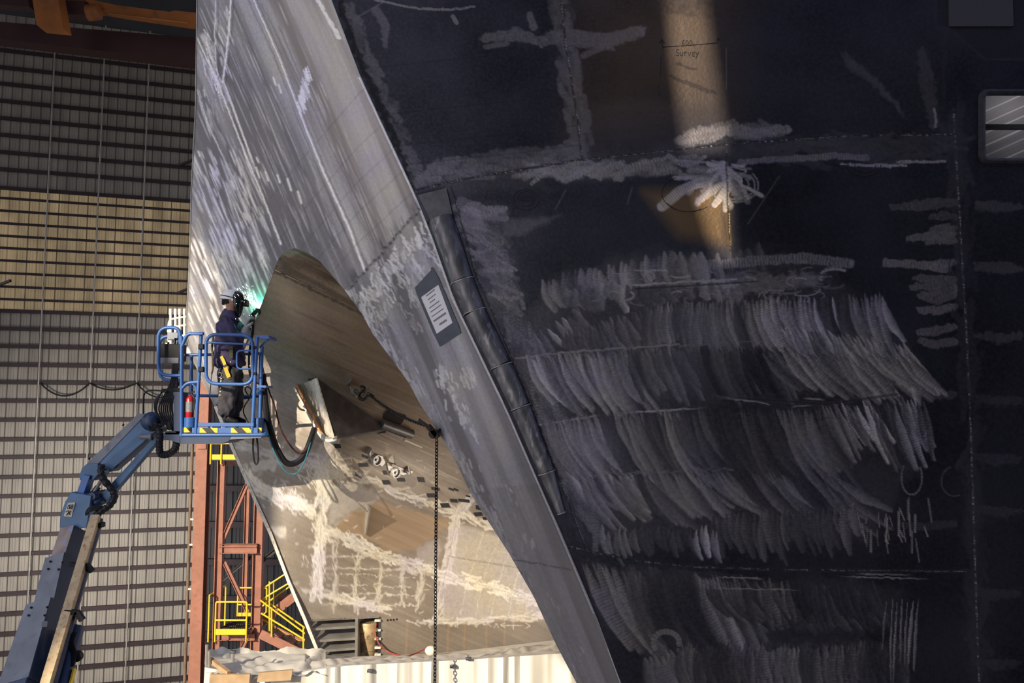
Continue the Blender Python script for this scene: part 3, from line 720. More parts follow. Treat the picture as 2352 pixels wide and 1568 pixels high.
SEAMS = [([(720, 1066), (817, 1092), (960, 1145), (1125, 1205), (1330, 1280)], 7, .75, 120), ([(560, 1085), (592, 1122), (660, 1150), (720, 1175)], 10, .9, 130),
         ([(735, 1215), (800, 1240), (880, 1275), (1005, 1316), (1260, 1385)], 10, .9, 200), ([(742, 1060), (742, 1120), (736, 1240), (727, 1365)], 8, .9, 190),
         ([(1048, 1186), (1030, 1290), (1012, 1360), (1004, 1430)], 7, .7, 110), ([(742, 1362), (810, 1380), (885, 1398)], 6, .8, 60), ([(949, 1428), (1090, 1425), (1240, 1415), (1330, 1410)], 4, .8, 70),
         ([(545, 1020), (600, 1035), (700, 1065)], 6, .5, 50), ([(770, 1000), (745, 1040), (735, 1070)], 9, .55, 50), ([(1048, 1186), (1080, 1150)], 5, .6, 20)]
for pts, w, v, n in SEAMS:
    bstroke(pts, w * .55, v * .9, rag=5); scribble_band(pts, w * 1.5, v, n); cb.stroke('line', pts, 1.2, .35, soft=.8)
curls(SEAMS[1][0], 14, 40); curls(SEAMS[2][0][:3], 16, 50); curls(SEAMS[3][0], 16, 40); curls([(640, 1120), (690, 1140)], 12, 20); curls([(760, 1080), (800, 1110)], 16, 14)
for i in range(160): # whitish smears round the seam crossing
    x, y = 745 + R.gauss(0, 30), 1080 + R.gauss(0, 26); a = R.uniform(0, 6.3); L = R.uniform(10, 34); bstroke([(x, y), (x + L * math.cos(a), y + L * math.sin(a))], R.uniform(1, 3), R.uniform(.4, .8))
for y in (1280, 1302, 1321, 1344, 1364, 1385): bstroke([(735 + R.uniform(0, 30), y + R.uniform(-4, 4)), (830, y + R.uniform(-5, 5)), (940 + R.uniform(0, 60), y + R.uniform(-4, 4) + 4)], R.uniform(1.4, 3), .75, rag=6, chat=.3, per=30)
for x, y0 in ((770, 1252), (819, 1262), (872, 1280), (924, 1300), (967, 1315)): bstroke([(x + 2, y0), (x, 1330), (x - 4, 1392)], 2.2, .7, rag=6, chat=.3, per=26); scribble_band([(x + 2, y0), (x, 1330), (x - 4, 1392)], 5, .6, 14)
bstroke([(590, 1095), (650, 1020), (690, 985)], 7, .25, rag=4)
cb.poly('tan', [(765, 1215), (790, 1185), (874, 1150), (1003, 1188), (1040, 1195), (1001, 1232), (952, 1262), (900, 1266), (830, 1235)], .95, soft=6, rag=5)
cb.poly('ground', [(745, 1110), (830, 1110), (880, 1140), (780, 1195), (750, 1210)], .42, soft=14, rag=12, tex=.4)
cb.poly('ground', [(950, 1262), (1010, 1236), (1010, 1310), (960, 1290)], .35, soft=10, rag=10, tex=.4)
# pale ribbed plating to the right, faint frame lines
cb.poly('ground', [(1050, 1200), (1330, 1290), (1330, 1420), (1005, 1430), (1020, 1300)], .45, soft=14, rag=4, tex=.35)
for x in (1070, 1105, 1140, 1180, 1218, 1250): bstroke([(x + 45, 1210 + (x - 1070) * .4), (x + 20, 1290), (x, 1350), (x - 12, 1412)], 2, .6, rag=4)
for i in range(150):
    x, y = R.uniform(1030, 1260), R.uniform(1215, 1410); L = R.uniform(20, 60); bstroke([(x, y), (x + L, y + L * .16)], R.uniform(.8, 2.2), R.uniform(.2, .55), fade=(.3, .3))
cb.stroke('line', [(1030, 1277), (1120, 1292), (1260, 1315)], 1.6, .4)
# lower strake: greyer with rust frame lines
cb.poly('line', [(890, 1425), (1005, 1432), (1250, 1420), (1330, 1416), (1330, 1600), (870, 1600), (875, 1500)], .18, soft=8)
for x in (935, 1030, 1068, 1118, 1160): cb.stroke('tan', [(x, 1432), (x - 2, 1500)], 4, .9, soft=.9, rag=2)
for q in ([(620, 1205), (657, 1208), (655, 1236), (630, 1228)], [(830, 1080), (850, 1082), (842, 1094)], [(575, 1060), (640, 1050), (630, 1080), (580, 1085)], [(640, 1330), (690, 1340), (660, 1350)], [(690, 1350), (720, 1352), (706, 1364)]): cb.poly('ground', q, .55, soft=4, rag=7, tex=.3)
for i in range(90): # small scuffs everywhere
    x, y = R.uniform(600, 1300), R.uniform(1040, 1420); bstroke([(x, y), (x + R.uniform(-14, 14), y + R.uniform(-8, 8))], R.uniform(1, 3), R.uniform(.3, .7))
# chalk layout marks on the lower strake and plate numbers
def chalk(cv, segs, w=1.1, v=.8, f='ground'):
    for s in segs: cv.stroke(f, s, w, v, soft=.6)
chalk(cb, [[(1150, 1435), (1205, 1437)], [(1160, 1430), (1150, 1435), (1160, 1440)], [(1180, 1428), (1179, 1445)], [(1207, 1430), (1218, 1437), (1208, 1442)], [(1135, 1440), (1140, 1431), (1145, 1440)], [(990, 1432), (984, 1437), (990, 1442)], [(1020, 1430), (1020, 1444)],
           [(1090, 1434), (1094, 1440), (1098, 1433)], [(1110, 1434), (1116, 1434), (1116, 1441), (1110, 1441)], [(1122, 1434), (1128, 1438)], [(1050, 1432), (1044, 1437), (1052, 1440)]])
chalk(cb, [[(690, 1275), (690, 1284)], [(690, 1279), (697, 1278)], [(697, 1274), (697, 1284)], [(704, 1274), (700, 1279), (705, 1284)], [(692, 1290), (696, 1295), (693, 1301)], [(700, 1290), (696, 1295)], [(704, 1290), (709, 1290), (707, 1300), (703, 1300)]], .9, .6)
cb.F['ground'] = np.clip(cb.F['ground'], 0, 1); cb.F['tan'] = np.clip(cb.F['tan'], 0, 1)
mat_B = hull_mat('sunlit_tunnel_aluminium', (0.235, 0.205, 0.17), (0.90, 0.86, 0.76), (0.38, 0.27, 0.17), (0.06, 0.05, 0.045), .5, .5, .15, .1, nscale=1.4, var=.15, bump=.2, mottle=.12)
# columns of the surface run from its upper edge to the keel line
topB = lambda x: np.interp(x, [495, 535, 570, 600, 630, 690, 840, 1000, 1420, 1800], [933, 850, 775, 700, 620, 648, 720, 795, 990, 1170])
stemB = lambda x: np.interp(x, [p[0] for p in STEM_B], [p[1] for p in STEM_B])
BX0, BX1, BY0, BY1 = 736, 876, 1416, 1503                        # access opening
xs = np.concatenate([np.arange(495, 1420, 2.0), [1500, 1600, 1800]]); nB = 460
XX = np.repeat(xs[:, None], nB, 1); YY = np.array([topB(x) + (max(min(stemB(x), 1620), topB(x) + .5) - topB(x)) * np.linspace(0, 1, nB) for x in xs])
extra = np.array([max(min(stemB(x), 2300), 1621) if stemB(x) > 1620 else stemB(x) for x in xs])
XX = np.c_[XX, xs]; YY = np.c_[YY, extra]
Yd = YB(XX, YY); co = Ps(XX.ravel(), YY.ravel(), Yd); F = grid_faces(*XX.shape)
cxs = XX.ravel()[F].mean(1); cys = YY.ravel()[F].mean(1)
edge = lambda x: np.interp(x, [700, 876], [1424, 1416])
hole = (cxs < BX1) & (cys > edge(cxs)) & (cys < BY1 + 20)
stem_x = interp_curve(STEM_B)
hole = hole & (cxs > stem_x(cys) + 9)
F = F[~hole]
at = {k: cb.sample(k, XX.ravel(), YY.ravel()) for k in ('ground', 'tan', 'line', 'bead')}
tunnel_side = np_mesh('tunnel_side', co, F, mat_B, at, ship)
# ================= tunnel roof: swept aft from the arch edge
mat_roof = hull_mat('rust_tinted_tunnel_roof', (0.20, 0.155, 0.12), (0.6, 0.54, 0.46), (0.40, 0.22, 0.09), (0.03, 0.025, 0.02), .5, .45, .2, .2, nscale=2.0, var=.4, bump=.2)
p0 = Ap.hit(630, 618); p1 = Bhit(840, 720); sweep = (p1 - p0)
arch_pts = [Ap.hit(x, y) for x, y in reversed(ARCH_L[:4])] + [Ap.hit(x, y) for x, y in ARCH_R[1:-2]]
arch_s = smooth_path(arch_pts, 6); nseg = 60
rows = [[p + sweep * (t * 1.9) + Vector((0, .004, 0)) for p in arch_s] for t in np.linspace(0, 1, nseg)]
co = np.array([[tuple(p) for p in r] for r in rows]).reshape(-1, 3)
m_, n_ = len(rows), len(rows[0]); ii, jj = np.meshgrid(np.arange(m_), np.arange(n_), indexing='ij')
at = {'ground': np.clip(.35 * (fbm(ii / 60., jj / 1.3, 71, 3) - .45), 0, 1).ravel() + np.where(ii < 3, .45, 0).ravel() * (fbm(jj / 2., ii / 1., 73, 2) > .4).ravel(), 'tan': np.clip((jj - 18) / 16., 0, 1).ravel() * .9,
      'line': np.clip((fbm(ii / 25., jj / 3.5, 75, 3) - .5) * 4, 0, .6).ravel(), 'bead': np.zeros(m_ * n_)}
tunnel_roof = np_mesh('tunnel_roof', co, grid_faces(m_, n_), mat_roof, at, ship)
# ------------------------------------------------------------------ the building hall
WTH = math.atan2(.302, .953); WD = Vector((math.cos(WTH), math.sin(WTH), 0)); WN = Vector((math.sin(WTH), -math.cos(WTH), 0)); WK = 60 / 76; W0 = Vector((-38.2 * WK, 60, 0))
def wall_pt(x, y, off=0.0):
    return Plane(W0 + WN * off, WN).hit(x, y)
def wall_s(x, y=800): return (wall_pt(x, y) - W0).dot(WD)
def wz(py, x=440): return wall_pt(x, py).z
def WP(s, z, off=0.0): return W0 + WD * s + WN * off + Vector((0, 0, z))

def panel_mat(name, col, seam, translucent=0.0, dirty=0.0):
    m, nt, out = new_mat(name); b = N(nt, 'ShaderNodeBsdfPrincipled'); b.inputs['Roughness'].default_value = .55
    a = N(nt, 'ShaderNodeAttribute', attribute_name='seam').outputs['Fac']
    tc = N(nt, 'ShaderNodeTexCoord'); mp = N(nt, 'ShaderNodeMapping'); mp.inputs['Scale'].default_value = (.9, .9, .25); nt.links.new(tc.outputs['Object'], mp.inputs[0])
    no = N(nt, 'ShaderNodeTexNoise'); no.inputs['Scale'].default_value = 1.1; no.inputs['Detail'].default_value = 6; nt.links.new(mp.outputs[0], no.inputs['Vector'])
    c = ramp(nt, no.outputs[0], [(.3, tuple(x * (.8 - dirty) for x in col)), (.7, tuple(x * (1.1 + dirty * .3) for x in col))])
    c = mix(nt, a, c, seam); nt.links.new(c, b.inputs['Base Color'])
    if translucent:
        t = N(nt, 'ShaderNodeBsdfTranslucent'); nt.links.new(c, t.inputs[0]); ms = N(nt, 'ShaderNodeMixShader'); ms.inputs[0].default_value = translucent
        nt.links.new(b.outputs[0], ms.inputs[1]); nt.links.new(t.outputs[0], ms.inputs[2]); nt.links.new(ms.outputs[0], out.inputs[0])
    else: nt.links.new(b.outputs[0], out.inputs[0])
    return m
def corrugated(name, s0, s1, z0, z1, mat, parent, pitch=.8 * WK, off=0.0, place=WP, minor=.22, phase=0.0, dark_each=1):
    co = []; seam = []; s = s0
    prof = [(0, .0, .85), (.035, .055, 1), (.075, .055, .6), (.11, 0, .3), (.16, 0, 0)]
    for q in (.36, .62): prof += [(q - .03, 0, 0), (q - .012, .02, minor), (q + .012, .02, minor), (q + .03, 0, 0)]
    prof += [(.92, 0, 0), (.99, 0, .4)]
    k = 0; line = []
    s = math.floor(s0 / pitch) * pitch + phase
    while s < s1:
        dk = 1 if k % dark_each == 0 else .35
        for f, h, d in prof: line.append((s + f * pitch, h, d * dk))
        s += pitch; k += 1
    n = len(line); co = [tuple(place(a, z, off + h)) for z in (z0, z1) for a, h, d in line]; seam = [d for _ in (0, 1) for a, h, d in line]
    j = np.arange(n - 1); F = np.stack([j, j + 1, j + 1 + n, j + n], -1).astype(np.int32)
    o = np_mesh(name, np.array(co), F, mat, {'seam': np.array(seam)}, parent); o.data.shade_flat(); return o
m_panel = panel_mat('beige_wall_panel', (.40, .36, .30), (.06, .048, .042), 0, .05)
m_fib = panel_mat('ochre_translucent_panel', (.78, .58, .28), (.10, .06, .03), .6, .22)
m_girt = simple('maroon_primer_steel', (.034, .018, .019), .6, 0, .25, 2)
m_rod = simple('galvanised_rod', (.42, .38, .33), .5, .3, .2, 3)
S0, S1_ = -14, 22
ZY1, ZY0 = wz(461), wz(725)
wall_back = corrugated('wall_back', S0, S1_, 0, ZY0 + .05, m_panel, None); struct(wall_back)
corrugated('upper_panel', S0, S1_, ZY1 - .05, CAMZ + 30, m_panel, wall_back)
corrugated('translucent_panel', S0, S1_, ZY0, ZY1, m_fib, wall_back, pitch=.8 * WK, off=.03, dark_each=3, phase=.2)
girt_y = [165, 202, 237, 274, 311, 347, 384, 421, 461, 484, 511, 538, 565, 591, 618, 645, 674, 701, 725, 763, 801, 841, 879, 919, 960, 1002, 1040, 1083, 1124, 1166, 1209, 1249, 1292, 1334, 1377, 1420, 1462, 1505, 1549, 1592]
for y in girt_y:
    z = wz(y); yel = 470 < y < 720; h = .14 if yel else .23
    g = MB(); g.box(WP((S0 + S1_) / 2, z, .17), (S1_ - S0, .26, h * .22), Matrix.Rotation(WTH, 3, 'Z')); g.box(WP((S0 + S1_) / 2, z - h / 2, .29), (S1_ - S0, .03, h), Matrix.Rotation(WTH, 3, 'Z'))
    g.box(WP((S0 + S1_) / 2, z - h, .25), (S1_ - S0, .10, .03), Matrix.Rotation(WTH, 3, 'Z'))
    g.build('wall_girt', m_girt, wall_back, smooth=False)
for x in (110, 226, 330):
    s = wall_s(x, 500); MB().tube([WP(s, 1, .36), WP(s, CAMZ + 29, .36)], .055, 8).build('sag_rod', m_rod, wall_back)
for x, y in ((440, 368), (440, 660), (2, 652)):
    a = wall_pt(x - 30, y + 12, .4); b = wall_pt(x + 22, y - 8, 2.2); MB().beam(a, b, .16, .16).build('wind_brace', m_girt, wall_back)
tag(wall_back, 'tall beige corrugated metal hall wall with maroon girts and an ochre translucent band', 'wall')
# draped cable on the wall
cab = []
xs_ = [92, 205, 313, 420]
for i in range(3):
    for t in np.linspace(0, 1, 13)[:-1]: cab.append(wall_pt(xs_[i] + (xs_[i + 1] - xs_[i]) * t, 879 + (30, 16, 60)[i] * 4 * t * (1 - t) * (1 if i < 2 else .5) + (8 * t if i == 2 else 0), .42))
m_black = simple('black_rubber', (.012, .012, .014), .5, 0, .3, 20)
tag(MB().tube(cab, .06, 6).build('power_cable', m_black), 'black power cable sagging in loops across the beige corrugated wall', 'cable')
# floor, roof, unseen sun mask behind the camera (openings cut to shape the light)
m_conc = simple('hall_concrete', (.30, .29, .27), .8, 0, .2, .6)
fl = MB(); fl.box((0, 20, -.1), (150, 130, .2)); fl = fl.build('floor', m_conc, smooth=False); struct(fl)
m_roof = simple('dark_roof_deck', (.05, .05, .055), .8, 0, .2, .4)
rf = MB(); rf.box((-10, 41, CAMZ + 29), (130, 60, .4)); rf = rf.build('ceiling', m_roof, smooth=False); struct(rf)
# sheeted bay behind the stair tower
PD = 44.0
dl = P(474, 900, PD).x
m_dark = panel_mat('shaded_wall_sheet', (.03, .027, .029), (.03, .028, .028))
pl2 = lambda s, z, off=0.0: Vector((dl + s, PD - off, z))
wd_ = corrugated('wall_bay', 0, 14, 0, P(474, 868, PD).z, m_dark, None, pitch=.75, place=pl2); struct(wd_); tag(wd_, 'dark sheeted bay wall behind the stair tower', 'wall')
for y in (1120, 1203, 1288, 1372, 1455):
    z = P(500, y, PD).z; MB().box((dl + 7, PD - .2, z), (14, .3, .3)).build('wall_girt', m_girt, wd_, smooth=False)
# ------------------------------------------------------------------ sun and the unseen mask wall that shapes its patches
SUN = Vector((.446, .812, -.376)).normalized(); FWY = -14.0
def to_wall(p):
    t = (p.y - FWY) / SUN.y; return p - SUN * t
def dbg(n, p): q = to_wall(p); print('FW %-22s x %.2f z %.2f' % (n, q.x, q.z))
# ------------------------------------------------------------------ fittings on the ship
def Dh(x, y, off=0.0): return Dp.hit(x, y) + Dp.n * (off * (-1 if Dp.n.y > 0 else 1))
def Ah(x, y, off=0.0): return Ap.hit(x, y) + Ap.n * (off * (-1 if Ap.n.y > 0 else 1))
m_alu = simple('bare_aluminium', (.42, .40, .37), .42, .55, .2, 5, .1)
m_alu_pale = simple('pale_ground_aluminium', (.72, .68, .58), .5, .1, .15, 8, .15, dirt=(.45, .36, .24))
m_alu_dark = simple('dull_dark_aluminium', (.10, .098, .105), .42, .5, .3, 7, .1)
m_bar = simple('half_round_aluminium', (.12, .115, .118), .46, .45, .6, 9, .15, stretch=(1, 1, .35), dirt=(.26, .25, .25))
m_void = simple('dark_hollow', (.02, .019, .02), .8, 0, .2, 3)
m_ink = simple('black_marker_ink', (.004, .004, .006), .6, 0, .1, 10)
m_chalk = simple('white_chalk', (.75, .72, .65), .9, 0, .1, 10)
m_tapeb = simple('black_tape', (.02, .02, .024), .55, 0, .2, 20)
# stem bar
pts = [P(x, y, Y_A(x, y) - .01) for x, y in STEM_B[:9]]
sb = MB()
for a, b in zip(pts[:-1], pts[1:]): sb.beam(a, b, .045, .02, side=(1, 0, 0))
sb.build('stem_bar', m_alu_pale, ship)
MB().tube([Ah(STEM_A(y), y) for y in np.linspace(-40, 933, 30)], .012, 6).build('stem_bar', m_alu, ship)
MB().tube([Dh(knx(y), y, .004) for y in np.linspace(-40, 1590, 40)], .007, 6).build('knuckle_bar', m_alu, ship)
# half-round fender bar in welded lengths
bar = [(1012, 500, 29), (1062, 645, 26), (1090, 715, 25), (1152, 840, 24), (1196, 935, 22), (1256, 1085, 18), (1290, 1178, 9)]
for a, b in zip(bar[:-1], bar[1:]):
    o = MB(); ps = [Dh(lerp(a[0], b[0], t) + 0, lerp(a[1], b[1], t)) for t in np.linspace(0.015, .985, 8)]
    o.tube(ps, [lerp(a[2], b[2], t) / FPX * 9.6 for t in np.linspace(0, 1, 8)], 20); o.build('fender_bar', m_bar, ship)
    r = b[2] / FPX * 9.6
    MB().tube([Dh(b[0] + dx * b[2] * 1.02, b[1] - dx * b[2] * .35, .9 * r * math.sqrt(max(0, 1 - dx * dx))) for dx in np.linspace(-1, 1, 12)], .007, 6).build('weld_bead', m_alu, ship)
dpl = MB().prism([Dh(962, 449, .0), Dh(1026, 432, .0), Dh(1040, 494, .0), Dh(990, 508, 0)], Dp.n * (-.02 if Dp.n.y > 0 else .02)); dpl.build('doubler_plate', m_alu_dark, ship, bevel=.004)
# side window with what shows through it
wx0, wx1, wy0, wy1 = WINDOW
fr = round_rect([Dh(wx0, wy0), Dh(2560, wy0), Dh(2560, wy1), Dh(wx0, wy1)], .08)
m_wf = simple('dark_window_steel', (.022, .021, .026), .5, .2, .4, 20, spec=.25)
MB().tube(fr, .04, 8, closed=True).build('window_frame', m_wf, ship)
MB().tube([p + Vector((0, .03, 0)) for p in round_rect([Dh(wx0 - 9, wy0 - 8), Dh(2570, wy0 - 8), Dh(2570, wy1 + 3), Dh(wx0 - 9, wy1 + 3)], .12)], .03, 8, closed=True).build('weld_bead', m_wf, ship)
MB().beam(P(2240, 292, 9.45), P(2560, 292, 9.4), .05, .06).build('window_bar', m_void, ship)
m_bulk, nt_, out_ = new_mat('scored_bulkhead'); b_ = N(nt_, 'ShaderNodeBsdfPrincipled'); at_ = N(nt_, 'ShaderNodeAttribute', attribute_name='ground')
nt_.links.new(mix(nt_, at_.outputs['Fac'], (.21, .205, .215), (.85, .82, .80)), b_.inputs['Base Color']); b_.inputs['Roughness'].default_value = .5; nt_.links.new(b_.outputs[0], out_.inputs[0])
cw = Canvas(2200, 2680, 180, 400, 1.5); cw.field('ground')
cw.F['ground'] += (.12 * fbm((cw.Y + .42 * cw.X) / 3, (cw.X - .42 * cw.Y) / 90, 81, 3)).astype(np.float32)
for i in range(13):
    y = 230 + i * 27 + R.uniform(-5, 5); cw.stroke('ground', [(2200, y + 50), (2680, y - 164)], R.uniform(1.5, 2.6), R.uniform(.6, 1), soft=.7)
    cw.stroke('ground', [(2200, y + 62), (2680, y - 152)], 1, -.12, mode='add')
xx, yy = np.meshgrid(np.arange(2200, 2681, 1.5), np.arange(180, 401, 1.5)); pw = Dp.hits(xx.ravel(), yy.ravel()) * np.array([1.05, 1.05, 1]) + np.array([0, .0, 0])
pw = Ps(xx.ravel(), yy.ravel(), 9.9)
np_mesh('inner_bulkhead', pw, grid_faces(*xx.shape), m_bulk, {'ground': cw.sample('ground', xx.ravel(), yy.ravel())}, ship)
cl = bpy.data.lights.new('window_fill_light', 'AREA'); cl.energy = 1.5; cl.size = .3; cl.color = (1, .95, .97); clo = bpy.data.objects.new('window_fill_light', cl); COL.objects.link(clo)  # unseen fill added to light the panel behind the window
clo.location = P(2420, 180, 9.35); clo.rotation_euler = (P(2300, 300, 9.9) - clo.location).to_track_quat('-Z', 'Y').to_euler()
pp = MB().prism([Dh(2178, -60), Dh(2322, -60), Dh(2326, 62), Dh(2179, 62)], (0, -.02, 0)); pp.build('patch_plate', simple('grey_primer_plate', (.030, .029, .034), .55, 0, .08, 1), ship, smooth=False)
# marker-pen survey writing
def ink(name, strokes, r=.0045, mat=None, hit=Dh, off=.003, parent=None):
    o = MB()
    for s in strokes: o.tube([hit(x, y, off) for x, y in s], r, 5)
    return o.build(name, mat or m_ink, parent or ship)
def ell(cx, cy, rx, ry, a0=0, a1=6.283, n=22, rot=0.0): return [(cx + rx * math.cos(a) * math.cos(rot) - ry * math.sin(a) * math.sin(rot), cy + rx * math.cos(a) * math.sin(rot) + ry * math.sin(a) * math.cos(rot)) for a in np.linspace(a0, a1, n)]
GL = {'S': [[(.9, .12), (.6, 0), (.2, .1), (.15, .35), (.5, .5), (.85, .65), (.75, .9), (.4, 1), (.05, .9)]], 'u': [[(.1, .4), (.1, .8), (.3, 1), (.6, .95), (.75, .75), (.75, .4), (.8, 1)]], 'r': [[(.2, .4), (.2, 1)], [(.2, .6), (.45, .42), (.8, .45)]],
      'v': [[(.05, .4), (.4, 1), (.8, .4)]], 'E': [[(.85, .42), (.2, .42), (.2, 1), (.85, 1)], [(.2, .7), (.7, .68)]], 'y': [[(.05, .4), (.4, .85)], [(.85, .35), (.4, .85), (.1, 1.3)]],
      '6': [[(.75, .1), (.35, .2), (.12, .6), (.2, .95), (.6, .98), (.75, .72), (.5, .55), (.15, .7)]], '0': [ell(.45, .6, .36, .4)], 'A': [[(.1, 1), (.5, 0), (.9, 1)], [(.25, .62), (.75, .62)]]}
def write(txt, x, y, w, h, slope=0.0, gap=1.15): 
    out = []
    for i, c in enumerate(txt):
        for s in GL[c]: out.append([(x + (i * gap + u) * w, y + v * h + slope * (i * gap + u) * w) for u, v in s])
    return out
ink('survey_number', write('600', 1566, 91, 7.5, 13, -.04))
ink('survey_word', write('SurvEy', 1552, 113, 8, 15, .02))
ink('survey_bracket', [[(1520, 90), (1521, 108), (1585, 104), (1649, 98), (1650, 86)], [(1514, 99), (1520, 90), (1526, 99)], [(1645, 94), (1650, 85), (1655, 93)]], .005)
ink('survey_tick', [[(1518, 130), (1516, 176)]], .004)
ink('survey_tick', [[(1512, 195), (1515, 222)]], .004)
ink('survey_writing', write('A', 2186, 603, 9, 17) + [ell(2190, 612, 10, 20)], .004)
ink('survey_writing', [ell(1208, 458, 30, 24), ell(1208, 456, 20, 17), [(1197, 452), (1197, 460), (1220, 460), (1220, 450), (1200, 449)], [(1203, 455), (1214, 454)]], .0045)
ink('survey_writing', [ell(1985, 378, 38, 26, 0, 3.3), ell(1987, 380, 24, 15, 0, 3.3), [(1910, 373), (1925, 380), (1950, 380)]], .0045)
ink('survey_writing', [ell(1582, 444, 62, 42, .8, 4.2), ell(1580, 446, 54, 40, 1.0, 2.6)], .0035)
# tape squares on the far hull
TAPE = [(775, 1024, 14, 9, -.5), (838, 1048, 11, 5, .3), (834, 1067, 22, 8, -.6), (884, 1085, 9, 9, -.6), (887, 1107, 17, 10, -.6), (921, 1101, 17, 8, -.5), (967, 1101, 14, 10, -.4), (1000, 1122, 16, 6, -.3), (992, 1137, 22, 9, -.55), (1036, 1123, 10, 4, .2), (1047, 1124, 9, 4, .2), (1022, 1160, 20, 10, -.6), (1042, 1149, 15, 7, -.4), (1065, 1149, 22, 6, -.3), (1102, 1166, 16, 8, -.1), (1098, 1180, 20, 9, -.7), (1115, 1190, 12, 6, -.4), (1075, 1139, 8, 3, 0)]
for x, y, w, h, a in TAPE:
    c, s = math.cos(a), math.sin(a)
    q = [(x + i * w * c - j * h * s * .6, y + i * w * s * .5 + j * h * c + i * w * .25) for i, j in ((-.6, -.6), (.6, -.6), (.6, .6), (-.6, .6))]
    n = Bnorm(x, y); MB().prism([Bhit(u, v) + n * .003 for u, v in q], n * .004).build('tape_patch', m_tapeb, ship, smooth=False)
# mooring-style round lugs with gussets
def lug(x, y, r, name='pad_eye'):
    n = Bnorm(x, y); c = Bhit(x, y); R_ = r / FPX * c.y
    o = MB().lathe(c - n * .02, n, [(0, R_), (.07, R_), (.085, R_ * .93), (.085, R_ * .78), (.05, R_ * .74), (.05, R_ * .25), (.075, R_ * .2), (.075, .005)], 28).build(name, m_alu, ship)
    return o
def gusset(x, y, dx, dy, h=.16, mat=None):
    n = Bnorm(x, y); a, b = Bhit(x, y), Bhit(x + dx, y + dy)
    t = (b - a).cross(n).normalized() * .018
    MB().prism([a - n * .02, b - n * .02, b + n * h * .25, a + n * h], t).build('gusset', mat or m_alu, ship, smooth=False)
def lug_plate(q):
    n = Bnorm(*q[0]); MB().prism([Bhit(x, y) - n * .03 for x, y in q], n * .05).build('lug_plate', m_alu, ship, bevel=.008)
lug(862, 1055, 13); lug(906, 1084, 12.5); lug(815, 903, 11)
lug_plate([(842, 1036), (878, 1046), (885, 1062), (876, 1072), (850, 1052)]); lug_plate([(886, 1060), (925, 1074), (938, 1086), (925, 1092), (890, 1080)]); lug_plate([(800, 880), (838, 893), (832, 905), (808, 902)])
for g in ((839, 1040, 10, -14), (890, 1058, 10, -14), (928, 1084, 8, -14), (897, 1068, 8, -6), (795, 884, 8, -14), (836, 905, 6, -14)): gusset(*g)
MB().prism([Bhit(930, 1075), Bhit(946, 1080), Bhit(942, 1086), Bhit(925, 1084)], Bnorm(935, 1080) * .05).build('lug_plate', m_alu, ship, bevel=.006)
for q in ((817, 1092, 830, 1100),): gusset(817, 1088, 14, 8, .05, m_alu_dark)
# upright clip plate standing off the plating (throws the long shadow)
n = Bnorm(838, 1190); a, b = Bhit(840, 1157), Bhit(837, 1226)
MB().prism([a - n * .02, b - n * .02, b + n * .03, a + n * .13], (a - b).cross(n).normalized() * .022).build('clip_plate', m_alu, ship, smooth=False)
# folded scoop: sunlight painted into pale flanges, shade into the dark triangular cheek
YBf = lambda x, y: float(YB([x], [y])[0])
def PB(x, y, d): return P(x, y, YBf(x, y) - d)
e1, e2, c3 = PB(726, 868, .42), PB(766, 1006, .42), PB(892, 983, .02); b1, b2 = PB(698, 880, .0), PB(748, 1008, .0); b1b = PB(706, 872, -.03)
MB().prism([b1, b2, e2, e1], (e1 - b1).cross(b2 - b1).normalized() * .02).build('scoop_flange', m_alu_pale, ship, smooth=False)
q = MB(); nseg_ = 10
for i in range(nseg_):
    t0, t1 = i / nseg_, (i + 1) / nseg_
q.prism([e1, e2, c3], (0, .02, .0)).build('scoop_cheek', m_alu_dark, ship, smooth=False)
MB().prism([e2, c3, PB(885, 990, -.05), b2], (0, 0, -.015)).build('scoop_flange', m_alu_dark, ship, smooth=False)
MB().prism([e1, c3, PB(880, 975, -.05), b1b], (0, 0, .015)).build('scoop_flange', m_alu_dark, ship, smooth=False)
for (xa, ya, xb, yb, d, mt, w) in ((683, 884, 741, 1000, .16, simple('rust_stained_edge', (.40, .20, .09), .6, .2, .3, 14), .03), (678, 890, 734, 996, .12, m_alu_pale, .06)):
    a, b = PB(xa, ya, d), PB(xb, yb, d); c, e = PB(xa + 6, ya - 2, 0), PB(xb + 6, yb + 3, 0)
    MB().prism([a, b, e, c], (-.03, 0, 0)).build('scoop_flange', mt, ship, smooth=False)
lp = smooth_path([PB(734, 996, .12), PB(744, 1008, .2), PB(756, 1012, .3), PB(772, 1008, .4)], 6)
MB().tube(lp, .025, 6).build('scoop_lip', m_alu_pale, ship); MB().tube([p + Vector((.01, 0, .03)) for p in lp], .018, 6).build('scoop_lip', m_alu, ship)
# fairing block and masking pieces at the scoop tail
MB().tube([PB(876, 972, .03), PB(945, 997, .03)], .075, 14).build('fairing_pipe', m_alu_dark, ship)
for q in ([(881, 950), (890, 942), (932, 955), (924, 968)], [(877, 963), (881, 950), (925, 968), (916, 978)], [(888, 978), (935, 998), (931, 1006), (884, 988)], [(850, 988), (886, 982), (884, 994), (868, 996)]):
    n = Bnorm(*q[0]); MB().prism([Bhit(u, v) + n * .004 for u, v in q], n * .012).build('tape_patch', m_tapeb, ship, smooth=False)
n = Bnorm(947, 1015); MB().prism([Bhit(u, v) + n * .004 for u, v in [(928, 1008), (968, 1026), (969, 1029), (927, 1012)]], n * .01).build('ground_strip', m_alu_pale, ship, smooth=False)
